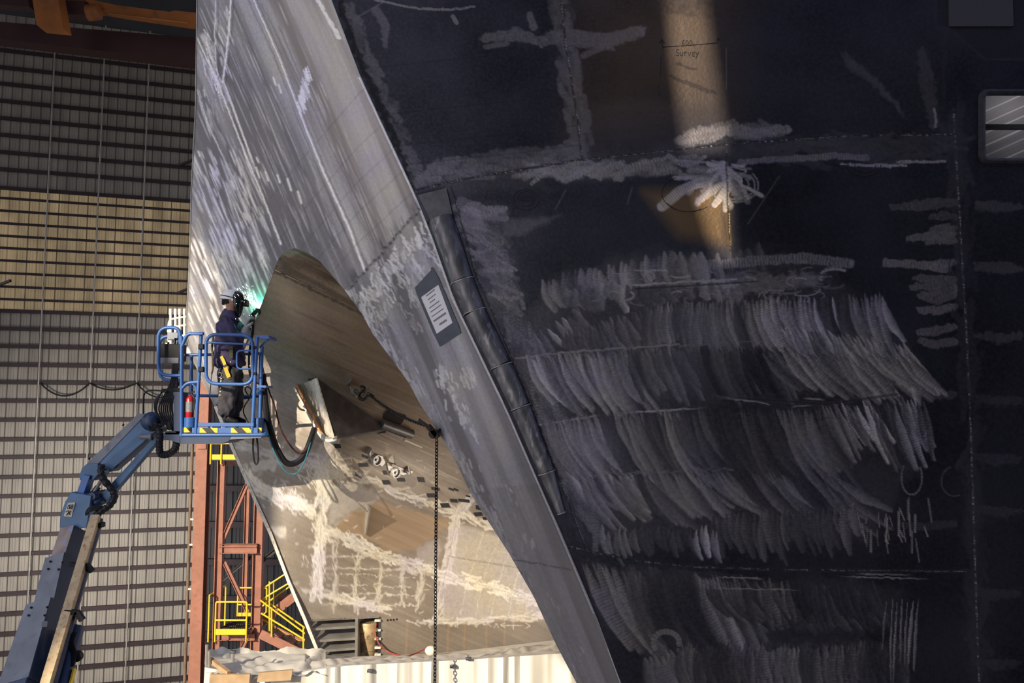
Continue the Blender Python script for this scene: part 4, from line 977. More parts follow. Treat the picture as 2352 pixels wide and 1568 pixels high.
# access opening near the keel: frames, ribs and a stored drum
def PO(x, y, d): return P(x, y, YBf(x, y) + d)
MB().grid([[PO(x, y, .55) for x in (700, 780, 890)] for y in (1400, 1460, 1530)]).build('opening_back', m_void, ship, smooth=False)
MB().prism([PO(705, 1424, 0), PO(880, 1415, 0), PO(880, 1418, 0), PO(706, 1427, 0)], (0, .5, 0)).build('opening_head', m_alu, ship, smooth=False)
for y in (1443, 1470, 1493, 1514):
    xa = stem_x(y) + 4; MB().prism([PO(xa, y, .0), PO(818, y - 7, .0), PO(818, y - 1, .0), PO(xa, y + 5, .0)], (0, .5, .06)).build('rib', m_alu, ship, smooth=False)
MB().prism([PO(816, 1418, 0), PO(822, 1418, 0), PO(821, 1512, 0), PO(815, 1512, 0)], (0, .5, 0)).build('stiffener', m_alu, ship, smooth=False)
MB().prism([PO(870, 1416, 0), PO(876, 1416, 0), PO(874, 1512, 0), PO(868, 1512, 0)], (0, .12, 0)).build('stiffener', m_alu_dark, ship, smooth=False)
for y in (1424, 1446, 1466, 1486, 1502): MB().box(PO(868, y, .02), (.09, .06, .03)).build('clip', m_alu_pale, ship, smooth=False)
for x, y in ((890, 1424), (897, 1423), (904, 1423), (911, 1422)):
    n = Bnorm(x, y); MB().lathe(Bhit(x, y) + n * .001, n, [(0, .016), (.006, .014)], 10).build('bolt_hole', m_void, ship)
tag(MB().lathe(PO(845, 1512, .33), (0, 0, 1), [(0, .145), (.01, .15), (.14, .15), (.15, .158), (.16, .15), (.32, .15), (.33, .158), (.34, .15), (.52, .15), (.54, .14)], 26).build('steel_drum', simple('soiled_tan_drum', (.34, .25, .14), .5, .2, .5, 6, dirt=(.06, .05, .04))), 'soiled tan drum stored inside the access opening of the far hull', 'drum')
# ------------------------------------------------------------------ taped notice
nt0 = thing('taped_notice', 'white paper notice framed in dark grey tape on the bow leg', 'notice', Ah(1005, 710, .0))
m_gtape = simple('dark_grey_tape', (.055, .065, .085), .5, 0, .15, 9)
m_paper = simple('white_paper', (.62, .60, .62), .6, 0, .05, 3)
nA = Ap.n if Ap.n.y < 0 else -Ap.n
def flat(name, q, off, th, mat, par): return MB().prism([Ah(x, y, off) for x, y in q], nA * th).build(name, mat, par, smooth=False)
flat('paper', [(962, 680), (1005, 647), (1044, 742), (1001, 770)], .003, .002, m_paper, nt0)
flat('tape_strip', [(954, 660), (993, 618), (1010, 643), (1012, 650), (965, 684), (958, 676)], .006, .003, m_gtape, nt0)
flat('tape_strip', [(1000, 769), (1043, 739), (1052, 738), (1060, 764), (1011, 796)], .006, .003, m_gtape, nt0)
flat('tape_strip', [(957, 672), (966, 679), (1004, 768), (1007, 786), (996, 765)], .0085, .002, m_gtape, nt0)
flat('tape_strip', [(1003, 640), (1009, 638), (1053, 744), (1042, 745)], .0085, .002, m_gtape, nt0)
flat('tape_strip', [(990, 616), (994, 613), (1010, 640), (1004, 644)], .011, .002, m_gtape, nt0)
u0, v0, u1, v1 = Vector((965, 681)), Vector((1004, 650)), Vector((1002, 766)), Vector((1041, 741))
for t, a, b, h in ((.09, .3, .78, .03), (.19, .3, .72, .026), (.28, .32, .6, .026), (.38, .2, .78, .026), (.48, .18, .8, .026), (.59, .14, .84, .024), (.71, .14, .86, .05), (.86, .34, .74, .05)):
    x = a; txt = MB()
    while x < b:
        wd = R.uniform(.02, .05)
        c = [u0.lerp(v0, q).lerp(u1.lerp(v1, q), t + dt) for q, dt in ((x, -h * .5), (x + wd * .6, -h * .5), (x + wd * .6, h * .5), (x, h * .5))]
        txt.prism([Ah(p.x, p.y, .0052) for p in c], nA * .001); x += wd
    txt.build('print_line', m_ink, nt0, smooth=False)
# ------------------------------------------------------------------ chain hoist between the two hulls
m_rust = simple('rusty_black_steel', (.035, .026, .022), .55, .5, .4, 30, dirt=(.12, .05, .02))
m_chain = simple('black_chain_steel', (.018, .016, .016), .45, .6, .3, 30)
hook_p = Bhit(822, 905) + Bnorm(822, 905) * .12
ch = thing('chain_hoist', 'black chain lever hoist hooked to the far hull with chain hanging down', 'hoist', hook_p)
def chain(path, pitch, r, wire):
    o = MB(); path = [Vector(p) for p in path]; acc = 0; k = 0; pos = []
    cum = [0]
    for a, b in zip(path[:-1], path[1:]): cum.append(cum[-1] + (b - a).length)
    n = int(cum[-1] / pitch)
    for i in range(n):
        d = (i + .5) * pitch; j = max(q for q in range(len(cum) - 1) if cum[q] <= d); t = (d - cum[j]) / (cum[j + 1] - cum[j]); c = path[j].lerp(path[j + 1], t); dr = (path[j + 1] - path[j]).normalized()
        s = dr.cross(Vector((.3, 1, .2))).normalized(); u = dr.cross(s)
        side = (s * .94 + u * .34) if i % 2 else (u * .94 - s * .34)
        L = pitch * .5 + wire
        o.tube([c + dr * (math.cos(a) * (L - r) + (L - r) * 0 + math.copysign(1, math.cos(a)) * 0) * 1.0 + dr * math.cos(a) * r + side * math.sin(a) * r for a in np.linspace(0, 2 * math.pi, 12, endpoint=False)], wire, 5, closed=True)
    return o
hz = P(1000, 990, 10.12)
c0 = hook_p + Vector((.12, -.05, -.06))
pth = [c0.lerp(hz + Vector((-.06, 0, .05)), t) - Vector((0, 0, .10 * 4 * t * (1 - t) * .6)) for t in np.linspace(0, 1, 12)]
chain(pth, .042, .02, .0068).build('load_chain', m_chain, ch)
chain([P(1003, 1008, 10.12), P(1003, 1008, 10.12) - Vector((0, 0, 4.3))], .040, .018, .0066).build('hand_chain', m_chain, ch)
hk = [hook_p + Vector(v) for v in ((-.02, 0, .06), (.04, 0, .05), (.02, 0, .0), (-.03, -.01, -.05), (-.03, -.02, -.1), (.01, -.03, -.13), (.06, -.03, -.12), (.09, -.04, -.08))]
MB().tube(smooth_path(hk, 4), [.016] * 8 + [.022] * 21, 8).build('hook', m_chain, ch); MB().beam(c0 - Vector((.03, 0, -.02)), c0 + Vector((.07, -.02, -.04)), .05, .045).build('hook_block', m_rust, ch, bevel=.008)
MB().lathe(hz + Vector((-.02, -.07, -.03)), (0, 1, 0), [(0, .045), (.02, .06), (.12, .06), (.14, .045)], 16).build('gear_housing', m_rust, ch)
hb = MB(); hb.beam(hz + Vector((-.09, -.03, .07)), hz + Vector((.04, -.03, -.08)), .07, .08); hb.build('hoist_body', m_rust, ch, bevel=.01)
MB().beam(P(961, 963, 10.05), P(990, 985, 10.05), .042, .03).build('lever', m_rust, ch, bevel=.006)
MB().tube([hz + Vector((.01, 0, -.02)), hz + Vector((.06, .05, .03)), hz + Vector((.10, .06, .01)), hz + Vector((.09, .05, -.05))], .016, 8).build('top_hook', m_rust, ch)
# air hose and rag by the opening
tag(MB().tube(smooth_path([PO(864, 1432, -.02), PO(862, 1455, -.03), PO(872, 1480, -.06), PO(895, 1498, -.12), P(930, 1506, 12.2), P(960, 1498, 12.4), P(985, 1484, 12.5)], 5), .011, 7).build('air_hose', simple('red_hose', (.30, .05, .035), .5, 0, .2, 10)), 'thin red air hose trailing from the access opening over the white sheeting', 'hose')
# ------------------------------------------------------------------ stair tower, columns, crane
m_prim = simple('red_oxide_primer', (.30, .125, .078), .6, 0, .15, 3, dirt=(.26, .10, .06))
m_yel = simple('safety_yellow', (.80, .52, .02), .45, 0, .1, 4)
m_grat = simple('dark_grating', (.05, .048, .045), .6, .3, .2, 20)
def ibeam(o, a, b, w, h, side):
    a, b = Vector(a), Vector(b); d = (b - a).normalized(); s = Vector(side); s = (s - d * s.dot(d)).normalized(); u = d.cross(s).normalized(); t = .1 * min(w, h) + .006
    for k in (-1, 1): o.beam(a + u * k * (h - t) / 2, b + u * k * (h - t) / 2, w, t, side=s)
    o.beam(a, b, t, h - 2 * t, side=s); return o
TY = 27.0
def T(x, y, dy=0.0): return P(x, y, TY + dy)
tw = thing('stair_tower', 'red oxide steel stair tower with yellow handrails beside the bow', 'stair tower', (T(545, 1300).x, TY, 0))
xl, xr = T(503, 1300).x, T(590, 1300).x; topz = T(500, 1050).z
for x, y0, top, wd in ((xl, TY, topz, .24), (xr, TY + .1, T(590, 1110).z + 2.0, .30)):
    o = MB(); ibeam(o, (x, y0, 0), (x, y0, top), .2, wd, (0, 1, 0)); o.build('tower_leg', m_prim, tw, smooth=False)
for x, top in ((xl + .35, topz), (xr - .32, topz)):
    o = MB(); ibeam(o, (x, TY + 1.6, 0), (x, TY + 1.6, top), .14, .16, (0, 1, 0)); o.build('tower_leg', m_prim, tw, smooth=False)
for y, h in ((1061, .2), (1262, .22), (1462, .2), (1251, .08)):
    o = MB(); z = T(540, y).z; ibeam(o, (xl, TY - .02, z), (xr, TY - .02, z), .14, h, (0, 1, 0)); o.build('cross_beam', m_prim, tw, smooth=False)
for (a, b) in (((514, 1235), (566, 1115)), ((516, 1290), (570, 1405)), ((555, 1490), (580, 1440))):
    o = MB(); ibeam(o, T(*a), T(*b), .12, .13, (0, 1, 0)); o.build('brace', m_prim, tw, smooth=False)
o = MB(); ibeam(o, T(600, 1290, 1.6), T(680, 1225, 1.6), .14, .14, (0, 1, 0)); o.build('brace', m_dark, tw, smooth=False); o = MB(); ibeam(o, T(490, 1350, 1.7), T(590, 1268, 1.7), .1, .1, (0, 1, 0)); o.build('brace', m_dark, tw, smooth=False)
def deck(z, x0, x1, y0, y1):
    o = MB(); nx = 14
    for i in range(nx + 1): o.box((lerp(x0, x1, i / nx), (y0 + y1) / 2, z), (.012, y1 - y0, .04))
    for j in range(9): o.box(((x0 + x1) / 2, lerp(y0, y1, j / 8), z), (x1 - x0, .03, .04))
    o.build('platform_grating', m_grat, tw, smooth=False)
def rail(pts, r=.028): MB().tube(round_open(pts, .06, 3), r, 8).build('handrail', m_yel, tw)
dz = T(545, 1455).z; x0, x1 = T(508, 1450).x, T(578, 1450).x
deck(dz + .16, x0, x1, TY - .5, TY + 1.5)
rz = T(545, 1373).z
for yf, ex in ((TY - .55, 0), (TY + 1.55, 0)):
    rail([(x0, yf, dz - .1), (x0, yf, rz), (x1, yf, rz), (x1, yf, dz - .1)]); rail([(x0, yf, lerp(dz, rz, .5)), (x1, yf, lerp(dz, rz, .5))])
    MB().box(((x0 + x1) / 2, yf, dz + .2), (x1 - x0, .02, .18)).build('toe_board', m_yel, tw, smooth=False)
xx = T(488, 1400).x; rail([(xx, TY - .3, T(488, 1468).z), (xx, TY - .3, T(488, 1362).z)]); rail([(xx, TY - .3, T(488, 1362).z), (xx, TY + 1.2, T(488, 1362).z), (xx, TY + 1.2, T(488, 1468).z)])
tz = T(520, 1056).z; deck(tz + .03, T(500, 1056).x, T(580, 1056).x, TY - .5, TY + 1.5); MB().box((T(540, 1050).x, TY - .52, tz + .12), (T(580, 1050).x - T(498, 1050).x, .02, .16)).build('toe_board', m_yel, tw, smooth=False)
for x in (497, 521, 560): rail([(T(x, 1070).x, TY - .55, tz - .1), (T(x, 1070).x, TY - .55, tz + 1.15)])
for dzv in (.55, 1.15): rail([(T(497, 1070).x, TY - .55, tz + dzv), (T(600, 1070).x, TY - .55, tz + dzv)])
def flight(a, b, dy):
    a, b = T(*a, dy), T(*b, dy); o = MB(); o.beam(a, b, .05, .28, side=(0, 1, 0)); o.build('stair_stringer', m_prim, tw, smooth=False); o = MB(); o.beam(a + Vector((0, .8, 0)), b + Vector((0, .8, 0)), .05, .28, side=(0, 1, 0)); o.build('stair_stringer', m_prim, tw, smooth=False)
    n = max(3, int(abs(b.z - a.z) / .2)); 
    for i in range(n): q = a.lerp(b, (i + .5) / n); MB().box(q + Vector((0, .4, .05)), (.26, .78, .03)).build('stair_tread', m_grat, tw, smooth=False)
flight((598, 1430), (700, 1350), .6); flight((598, 1455), (690, 1500), -.3)
for (a, b, dy) in (((598, 1355), (658, 1316), .2), ((598, 1378), (665, 1338), .2), ((598, 1395), (668, 1345), 1.0), ((598, 1378), (722, 1470), -.4), ((600, 1408), (722, 1482), -.4), ((598, 1370), (720, 1455), .5), ((600, 1420), (720, 1490), .5)): rail([T(*a, dy), T(*b, dy)])
for x, ya, yb, dy in ((619, 1335, 1450, .2), (624, 1395, 1462, -.4), (697, 1440, 1490, -.4), (704, 1445, 1490, .5), (629, 1335, 1445, 1.0)): rail([T(x, ya, dy), T(x, yb, dy)])
MB().tube([T(640, 1372, 1.3), T(720, 1372, 1.3)], .12, 12).build('pipe_rail', m_prim, tw)
# building column and the conduit beside it
CYD = 29.0
o = MB(); xc = P(459, 1300, CYD).x; ibeam(o, (xc, CYD, 0), (xc, CYD, P(459, 872, CYD).z), .4, .4, (1, 0, 0)); o = o.build('hall_column', m_prim, smooth=False); tag(o, 'red oxide steel hall column left of the stair tower, running behind the basket', 'column'); struct(o)
MB().box((xc + .02, CYD - .22, P(459, 1010, CYD).z), (.3, .04, .6)).build('splice_plate', m_prim, o, smooth=False)
cd_t = thing('conduit', 'thin brown conduit pipe clipped upright left of the orange column', 'pipe', (P(433, 1300, CYD).x, CYD, 0))
xq = P(433, 1300, CYD).x; MB().tube([(xq, CYD, 0), (xq, CYD, P(437, 1018, CYD).z)], .055, 8).build('pipe_run', simple('brown_conduit', (.22, .15, .10), .5, .3, .3, 3), cd_t)
for y in (1192, 1250, 1352, 1402): MB().box((xq + .08, CYD - .02, P(437, y, CYD).z), (.18, .05, .06)).build('pipe_clip', m_alu_pale, cd_t, smooth=False)
# white framed platform behind the basket
m_wht = simple('white_painted_tube', (.78, .76, .70), .5, 0, .06, 4)
wp = thing('white_guardrail', 'white painted tubular guardrail standing behind the basket control box', 'guardrail', P(408, 800, 12.9))
WY = 12.9
for x in (392, 403, 413, 424): MB().tube([P(x, 712 if x > 395 else 722, WY), P(x, 800, WY)], .022, 8).build('post', m_wht, wp); MB().box(P(x, 716, WY), (.045, .045, .10)).build('post_cap', m_wht, wp, bevel=.01)
for y in (733, 752, 775): MB().tube(round_open([P(386, y + 30, WY), P(388, y, WY), P(428, y - 6, WY)], .08, 4), .016, 8).build('rail', m_wht, wp)
MB().box(P(408, 795, WY + .1), (.34, .12, .10)).build('base_beam', m_wht, wp)
MB().beam(P(408, 795, WY + .1), P(452, 812, WY - .4), .08, .08).build('arm', m_wht, wp)
# overhead crane high under the roof
m_org = simple('crane_orange_paint', (.36, .12, .025), .55, 0, .25, .5, dirt=(.22, .08, .03))
m_mar = simple('crane_girder_maroon', (.045, .014, .014), .6, 0, .2, .8)
cy_ = 49.0
cr = thing('overhead_crane', 'maroon and orange overhead travelling crane high under the dark roof', 'crane', P(300, 80, cy_))
def C(x, y, d=0.0): return P(x, y, cy_ + d)
g = MB(); g.prism([C(-60, 45), C(470, 88), C(470, 145), C(-60, 82)], (0, 1.2, 0)); g.build('girder', m_mar, cr, smooth=False)
g = MB(); g.prism([C(150, -14, -3), C(270, 12, -3), C(390, 27, -3), C(400, 24, -3), C(470, 31, -3), C(470, 52, -3), C(430, 52, -3), C(300, 33, -3), C(245, 24, -3), C(150, 10, -3)], (0, .8, 0)); g.build('end_truck', m_org, cr, smooth=False)
g = MB(); g.prism([C(68, -40, -5), C(126, -40, -5), C(145, 65, -5), C(86, 59, -5), C(82, 45, -5)], (0, .9, 0)); g.build('bridge_beam', m_org, cr, smooth=False)
g = MB(); g.prism([C(-60, 5, -4), C(68, 16, -4), C(60, -20, -4), C(-60, -40, -4)], (0, .7, 0)); g.build('bridge_beam', m_mar, cr, smooth=False)
MB().lathe(C(200, 30, -3.4), (1, 0, .1), [(0, .3), (.05, .45), (.7, .45), (.8, .25)], 16).build('drive_motor', m_org, cr)
MB().box(C(180, 25, -3), (1.2, .8, .9)).build('gearbox', m_mar, cr, bevel=.05)
MB().tube([C(250, 31, -3.3), C(430, 52, -3.3)], .06, 6).build('busbar', m_org, cr)
# ------------------------------------------------------------------ white sheeting over the scaffold
m_tarp = simple('white_shrink_sheeting', (.64, .61, .535), .55, 0, .05, 2)
tp = thing('scaffold_sheeting', 'white plastic sheeting wrapped over the scaffold below the far hull', 'tarpaulin', (-1, 11, 0))
def fold(x, y): return 0
nx = 220
RID = interp_curve([(0, 0), (1, 1)])
ridx = [470, 560, 640, 735, 800, 1000, 1080, 1200, 1290, 1330, 1420]
ridy = [1532, 1548, 1552, 1536, 1528, 1518, 1514, 1506, 1500, 1500, 1500]
bky = [1503, 1500, 1496, 1502, 1508, 1500, 1492, 1478, 1468, 1468, 1468]
def lin(x, ys): return float(np.interp(x, ridx, ys))
rows = []
xs_t = np.linspace(470, 1420, nx)
def backY(x): return max(11.0, min(14.5, YBf(max(x, 560), 1505) - .12)) if x > 700 else 11.6
for j in range(14): # top sheet from the hull to the ridge
    t = j / 13; r = []
    for x in xs_t:
        y = lerp(lin(x, bky), lin(x, ridy), t); Yd = 1 / lerp(1 / backY(x), 1 / 10.5, t)
        p = P(x, y, Yd); w = math.sin(math.pi * t)
        p.z += w * (.10 * (float(fbm(np.array(x / 55 + t * 2.5), np.array(t * 5 + x / 120), 91, 4)) - .5) + .045 * abs(math.sin(x / 34 + t * 7 + 2 * math.sin(x / 70))) + .022 * abs(math.sin(x / 17 - t * 9 + math.sin(x / 31))) - .05)
        r.append(p)
    rows.append(r)
zr = [p.z for p in rows[-1]]
for j in range(1, 26): # hanging front
    t = j / 25; r = []
    for i, x in enumerate(xs_t):
        q = rows[13][i]; z = zr[i] * (1 - t) if t > .5 else zr[i] - zr[i] * t
        drop = zr[i] - z
        pl = math.sin(x / 7.5 + 3 * math.sin(x / 31)) * .5 + math.sin(x / 13.1 + drop * 2) * .5 + 1.6 * (float(fbm(np.array(x / 16.), np.array(drop * 1.5), 93, 3)) - .5)
        r.append(Vector((q.x, q.y + .012 * j * 0 - (.085 * pl) * min(1, drop * 2.2 + .25), z)))
    rows.append(r)
MB().grid(rows).build('sheet', m_tarp, tp, recalc=False)
# left corner: sagging flap with brown boards showing
fl_ = []
for j in range(12):
    t = j / 11; r = []
    for x in np.linspace(472, 748, 60):
        y = lerp(1494 - (x - 472) * .03, 1552 + 6 * math.sin(x / 40), t); p = P(x, y, lerp(11.7, 10.45, t)); p.z += .14 * (float(fbm(np.array(x / 30 + t * 3), np.array(t * 5), 95, 3)) - .5) + .05 * math.sin(x / 14 + t * 6 + 2 * math.sin(x / 40)) * math.sin(math.pi * t) - .14 * math.sin(math.pi * t) * (1 - abs(x - 600) / 200); r.append(p)
    fl_.append(r)
MB().grid(fl_).build('sheet_fold', m_tarp, tp, recalc=False)
m_brd = simple('brown_board', (.42, .28, .15), .7, 0, .2, 6)
for q in ([(482, 1549), (574, 1548), (572, 1572), (480, 1575)], [(594, 1545), (672, 1538), (668, 1562), (590, 1566)]): MB().prism([P(x, y, 10.36) for x, y in q], (0, .04, 0)).build('board', m_brd, tp, smooth=False)
MB().beam(P(480, 1512, 10.7), P(526, 1546, 10.4), .05, .05).build('board', m_brd, tp, smooth=False)
for x, y, y1 in ((475, 1480, 1600), (481, 1494, 1600), (535, 1492, 1520), (1073, 1504, 1530), (848, 1534, 1548)):
    MB().tube([P(x, y, 10.6), P(x, y1, 10.6)], .02, 8).build('scaffold_tube', m_alu, tp)
for x, y in ((535, 1497), (1076, 1512), (850, 1540), (1040, 1530)):
    MB().box(P(x, y, 10.46), (.07, .05, .035)).build('scaffold_clamp', m_alu_dark, tp, bevel=.006)
tag(MB().ball(P(990, 1494, 12.2), (.09, .07, .07), 12, 8).build('rag', m_tarp), 'crumpled white rag lying on the sheeting by the red hose', 'rag')
# ------------------------------------------------------------------ boom lift
m_blue = simple('lift_blue_paint', (.035, .115, .34), .38, 0, .12, 5, dirt=(.032, .10, .29))
m_blue2 = simple('worn_boom_blue', (.055, .125, .235), .45, .1, .22, 3, dirt=(.075, .12, .18))
m_bgrey = simple('boom_grey_blue_plate', (.15, .165, .19), .5, .2, .2, 3, dirt=(.11, .12, .14))
m_bdark = simple('boom_dark_blue', (.013, .033, .085), .45, 0, .2, 4)
m_tray = simple('rusty_tan_tray', (.46, .34, .19), .55, .2, .2, 8, dirt=(.30, .17, .07))
m_blk = simple('black_plastic', (.008, .008, .010), .55, 0, .2, 8, spec=.2)
m_hose = simple('black_hydraulic_hose', (.011, .011, .014), .5, 0, .2, 12, spec=.3)
YF, YK = 10.62, 11.36
lift = thing('boom_lift', 'blue boom lift raising a railed basket beside the raked bow', 'boom lift', (-5.2, -2, 0))
def L(x, y, Y=YF): return P(x, y, Y)
def tube(name, pts, r=.0225, mat=None, par=None, n=10, closed=False): return MB().tube(pts, r, n, closed=closed).build(name, mat or m_blue, par or lift)
px = lambda v: v / FPX * YF
# -- basket railing, front side
f1 = round_rect([L(364, 752), L(412, 752), L(412, 862), L(364, 862)], .15); f1 = round_open([L(416, 862), L(364, 862), L(364, 752), L(414, 752), L(414, 790)], .155)
tube('end_hoop', f1)
tube('end_hoop', [p for p in round_open([L(416, 873, YF + .35), L(366, 873, YF + .35), L(366, 772, YF + .35), L(413, 772, YF + .35), L(416, 800, YF + .35)], .16)])
tube('rail_post', [L(417, 772), L(417, 1002)]); tube('rail_post', [L(462, 767), L(450, 996)]); tube('rail_post', [L(591, 774), L(579, 998)]); tube('rail_post', [L(602, 795, YF + .25), L(597, 966, YF + .25)])
tube('top_rail', round_open([L(418, 795), L(430, 766), L(467, 766)], .06)); MB().beam(L(440, 766, YF - .03), L(468, 766, YF - .03), .05, .035, side=(0, 1, 0)).build('top_rail_cap', m_blue, lift, bevel=.006)
tube('mid_rail', round_open([L(417, 893), L(430, 879), L(456, 877)], .06)); tube('rail_gusset', round_open([L(440, 880), L(452, 890), L(450, 905)], .05), .012)
gate = tube('gate_frame', round_rect([L(473, 767), L(581, 770), L(581, 883), L(473, 881)], .15), closed=True)
tube('gate_bar', [L(474, 786), L(577, 791)], .0135, par=gate); tube('gate_handle', round_open([L(578, 805), L(544, 805), L(544, 847), L(576, 847)], .06), .012, par=gate)
for y in (796, 848): MB().box(L(463, y, YF - .01), (.07, .06, .07)).build('gate_hinge', m_blk, gate, bevel=.008)
for y in (798, 858): MB().box(L(586, y, YF), (.05, .05, .04)).build('gate_latch', m_blk, gate, bevel=.006)
MB().prism([L(586, 770), L(616, 770), L(619, 776), L(617, 778), L(586, 776)], (0, .35, 0)).build('corner_plate', m_blue, lift, smooth=False)
tube('corner_brace', [L(616, 779, YF + .05), L(597, 798, YF + .1)], .014); MB().prism([L(586, 884), L(611, 885), L(611, 890), L(586, 889)], (0, .3, 0)).build('corner_plate', m_blue, lift, smooth=False)
MB().beam(L(589, 902), L(608, 891, YF + .1), .05, .02, side=(0, 1, 0)).build('corner_brace', m_blue, lift, smooth=False)
# -- back side, catching the sun
m_cyan = m_blue
tube('back_rail', [L(420, 815, YK), L(430, 815, YK), L(590, 812, YK)], .022); tube('back_rail', [L(420, 908, YK), L(600, 910, YK)], .022)
tube('back_post', [L(440, 815, YK), L(440, 990, YK)], .022); tube('back_post', [L(545, 815, YK), L(545, 985, YK)], .022); tube('back_post', [L(598, 815, YK), L(596, 985, YK)], .022)
tube('side_rail', [L(418, 815), L(425, 815, YK)]); tube('side_rail', [L(591, 812), L(597, 812, YK)])
MB().beam(L(547, 916, YK - .08), L(577, 912, YK - .2), .03, .05).build('tool_bracket', m_blue, lift, bevel=.006)
# -- floor and toe boards
MB().box((L(500, 990, 11).x, (YF + YK) / 2, L(500, 992, 11).z), (L(606, 990).x - L(414, 990).x, YK - YF, .04)).build('basket_floor', m_grat, lift, smooth=False)
tube('bottom_rail', round_open([L(414, 985, YF + .1), L(414, 999), L(610, 998), L(610, 990, YF + .15)], .05), .024)
MB().box(L(520, 975), (px(128), .045, px(9))).build('toe_rail', m_blue, lift, bevel=.006)
m_hz, nt_, out_ = new_mat('hazard_stripes'); b_ = N(nt_, 'ShaderNodeBsdfPrincipled'); tc_ = N(nt_, 'ShaderNodeTexCoord'); sx_ = N(nt_, 'ShaderNodeSeparateXYZ'); nt_.links.new(tc_.outputs['Object'], sx_.inputs[0])
w_ = math_n(nt_, 'FRACT', math_n(nt_, 'ADD', math_n(nt_, 'MULTIPLY', math_n(nt_, 'ADD', sx_.outputs[0], sx_.outputs[2]), 5.0), HZ0 if 'HZ0' in globals() else .25)); st_ = math_n(nt_, 'GREATER_THAN', w_, .55)
nt_.links.new(mix(nt_, st_, (.012, .012, .013), (.82, .52, .01)), b_.inputs['Base Color']); b_.inputs['Roughness'].default_value = .5; nt_.links.new(b_.outputs[0], out_.inputs[0])
toe = MB().box(L(517, 988), (px(150), .02, px(12))).build('toe_board', m_blue, lift, smooth=False)
for x0, x1 in ((459, 500), (531, 577)): MB().box(L((x0 + x1) / 2, 988, YF - .015), (px(x1 - x0), .006, px(11))).build('hazard_tape', m_hz, toe, smooth=False)
eb = MB().box(L(595, 974, YF + .2), (px(17), .36, px(30))).build('toe_board', m_blue, lift, bevel=.01); MB().box(L(593, 988, YF + .01), (px(16), .012, px(12))).build('hazard_tape', m_hz, eb, smooth=False)
MB().prism([L(413, 1003), L(530, 1003, YF), L(526, 1012), L(508, 1019), L(413, 1019)], (0, .6, 0)).build('floor_support', m_bdark, lift, smooth=False)
MB().prism([L(528, 1003), L(600, 1001), L(600, 1005), L(528, 1009)], (0, .7, 0)).build('floor_edge', m_bgrey, lift, smooth=False)
# -- extinguisher holder, control box, mount
hd = MB().lathe(L(436, 993, YF + .06), (0, 0, 1), [(0, .075), (.02, .08), (px(34), .08), (px(35), .07)], 18).build('extinguisher_holder', m_blue, lift)
MB().lathe(L(436, 992, YF + .06), (0, 0, 1), [(0, .0815), (px(11), .0815)], 18).build('hazard_tape', m_hz, hd)
ex = thing('fire_extinguisher', 'red fire extinguisher with grey label clipped inside the blue basket', 'fire extinguisher', L(435, 965, YF + .06))
m_red = simple('extinguisher_red', (.38, .012, .015), .3, 0, .1, 4)
e0 = L(435, 962, YF + .06); MB().lathe(e0, (0, 0, 1), [(0, .045), (.012, .052), (.255, .052), (.285, .035), (.295, .02), (.31, .02)], 20).build('cylinder', m_red, ex)
MB().lathe(e0 + Vector((0, 0, .09)), (0, 0, 1), [(0, .0526), (.13, .0526)], 20).build('label', simple('grey_label', (.20, .20, .22), .5, 0, .35, 60), ex)
MB().beam(e0 + Vector((-.03, 0, .33)), e0 + Vector((.05, 0, .35)), .02, .025).build('handle', m_blk, ex); MB().tube(smooth_path([e0 + Vector((.02, -.02, .32)), e0 + Vector((.065, -.03, .27)), e0 + Vector((.065, -.03, .12))], 5), .009, 7).build('discharge_hose', m_hose, ex)
MB().box(L(396, 810, YF + .22), (px(52), .22, px(40))).build('control_box', m_blk, lift, bevel=.012)
MB().box(L(394, 829, YF + .2), (px(48), .2, px(14))).build('control_box_base', simple('grey_box', (.14, .14, .15), .5, 0, .2, 5), lift, bevel=.008)
MB().box(L(398, 772, YF + .25), (px(26), .05, px(18))).build('control_screen', simple('grey_screen', (.22, .24, .27), .35, 0, .1, 4), lift, bevel=.01)
for x in (402, 386, 408): MB().tube([L(x, 793, YF + .2), L(x + 1, 776 if x == 402 else 785, YF + .2)], .014, 8).build('joystick', m_blk, lift)
MB().prism([L(398, 900), L(416, 900), L(416, 998), L(399, 990)], (0, .22, 0)).build('basket_mount', m_bdark, lift, smooth=False)
MB().prism([L(375, 993), L(414, 993), L(414, 1018), L(400, 1014), L(376, 1004)], (0, .2, 0)).build('basket_arm', m_bdark, lift, smooth=False)
MB().beam(L(372, 897, YF + .05), L(420, 895, YF + .05), .05, .04).build('hose_clamp', m_blk, lift)
# -- hoses
def hose(pts, r, name='hose', mat=None, k=6): return MB().tube(smooth_path([L(x, y, Yv) for x, y, Yv in pts], k), r, 8).build(name, mat or m_hose, lift)
for i in range(7):
    o = i * 3.4; hose([(398 + i * 2, 836, YF + .12), (395 + o * .6, 865, YF + .08), (386 + o, 892, YF + .05), (372 + o * 1.2, 918, YF + .0), (365 + o * 1.5, 940 + i, YF - .02 + i * .02), (376 + o * 1.2, 968, YF + .02), (390 + o * .4, 985, YF + .05)], .011)
for i in range(4): hose([(372, 898 + i, YF + .04), (362 - i * 2, 920, YF - .02), (360 - i, 945, YF), (370 + i, 965, YF + .03), (371 + i, 978, YF + .05)], .009)
hose([(411, 836, YF + .1), (415, 870, YF + .1), (405, 890, YF + .05)], .014); hose([(405, 836, YF + .15), (402, 870, YF + .1)], .02, mat=m_alu_dark)
hose([(330, 955, 10.75), (330, 915, 10.72), (334, 901, 10.7), (350, 896, 10.68), (384, 899, YF)], .011)
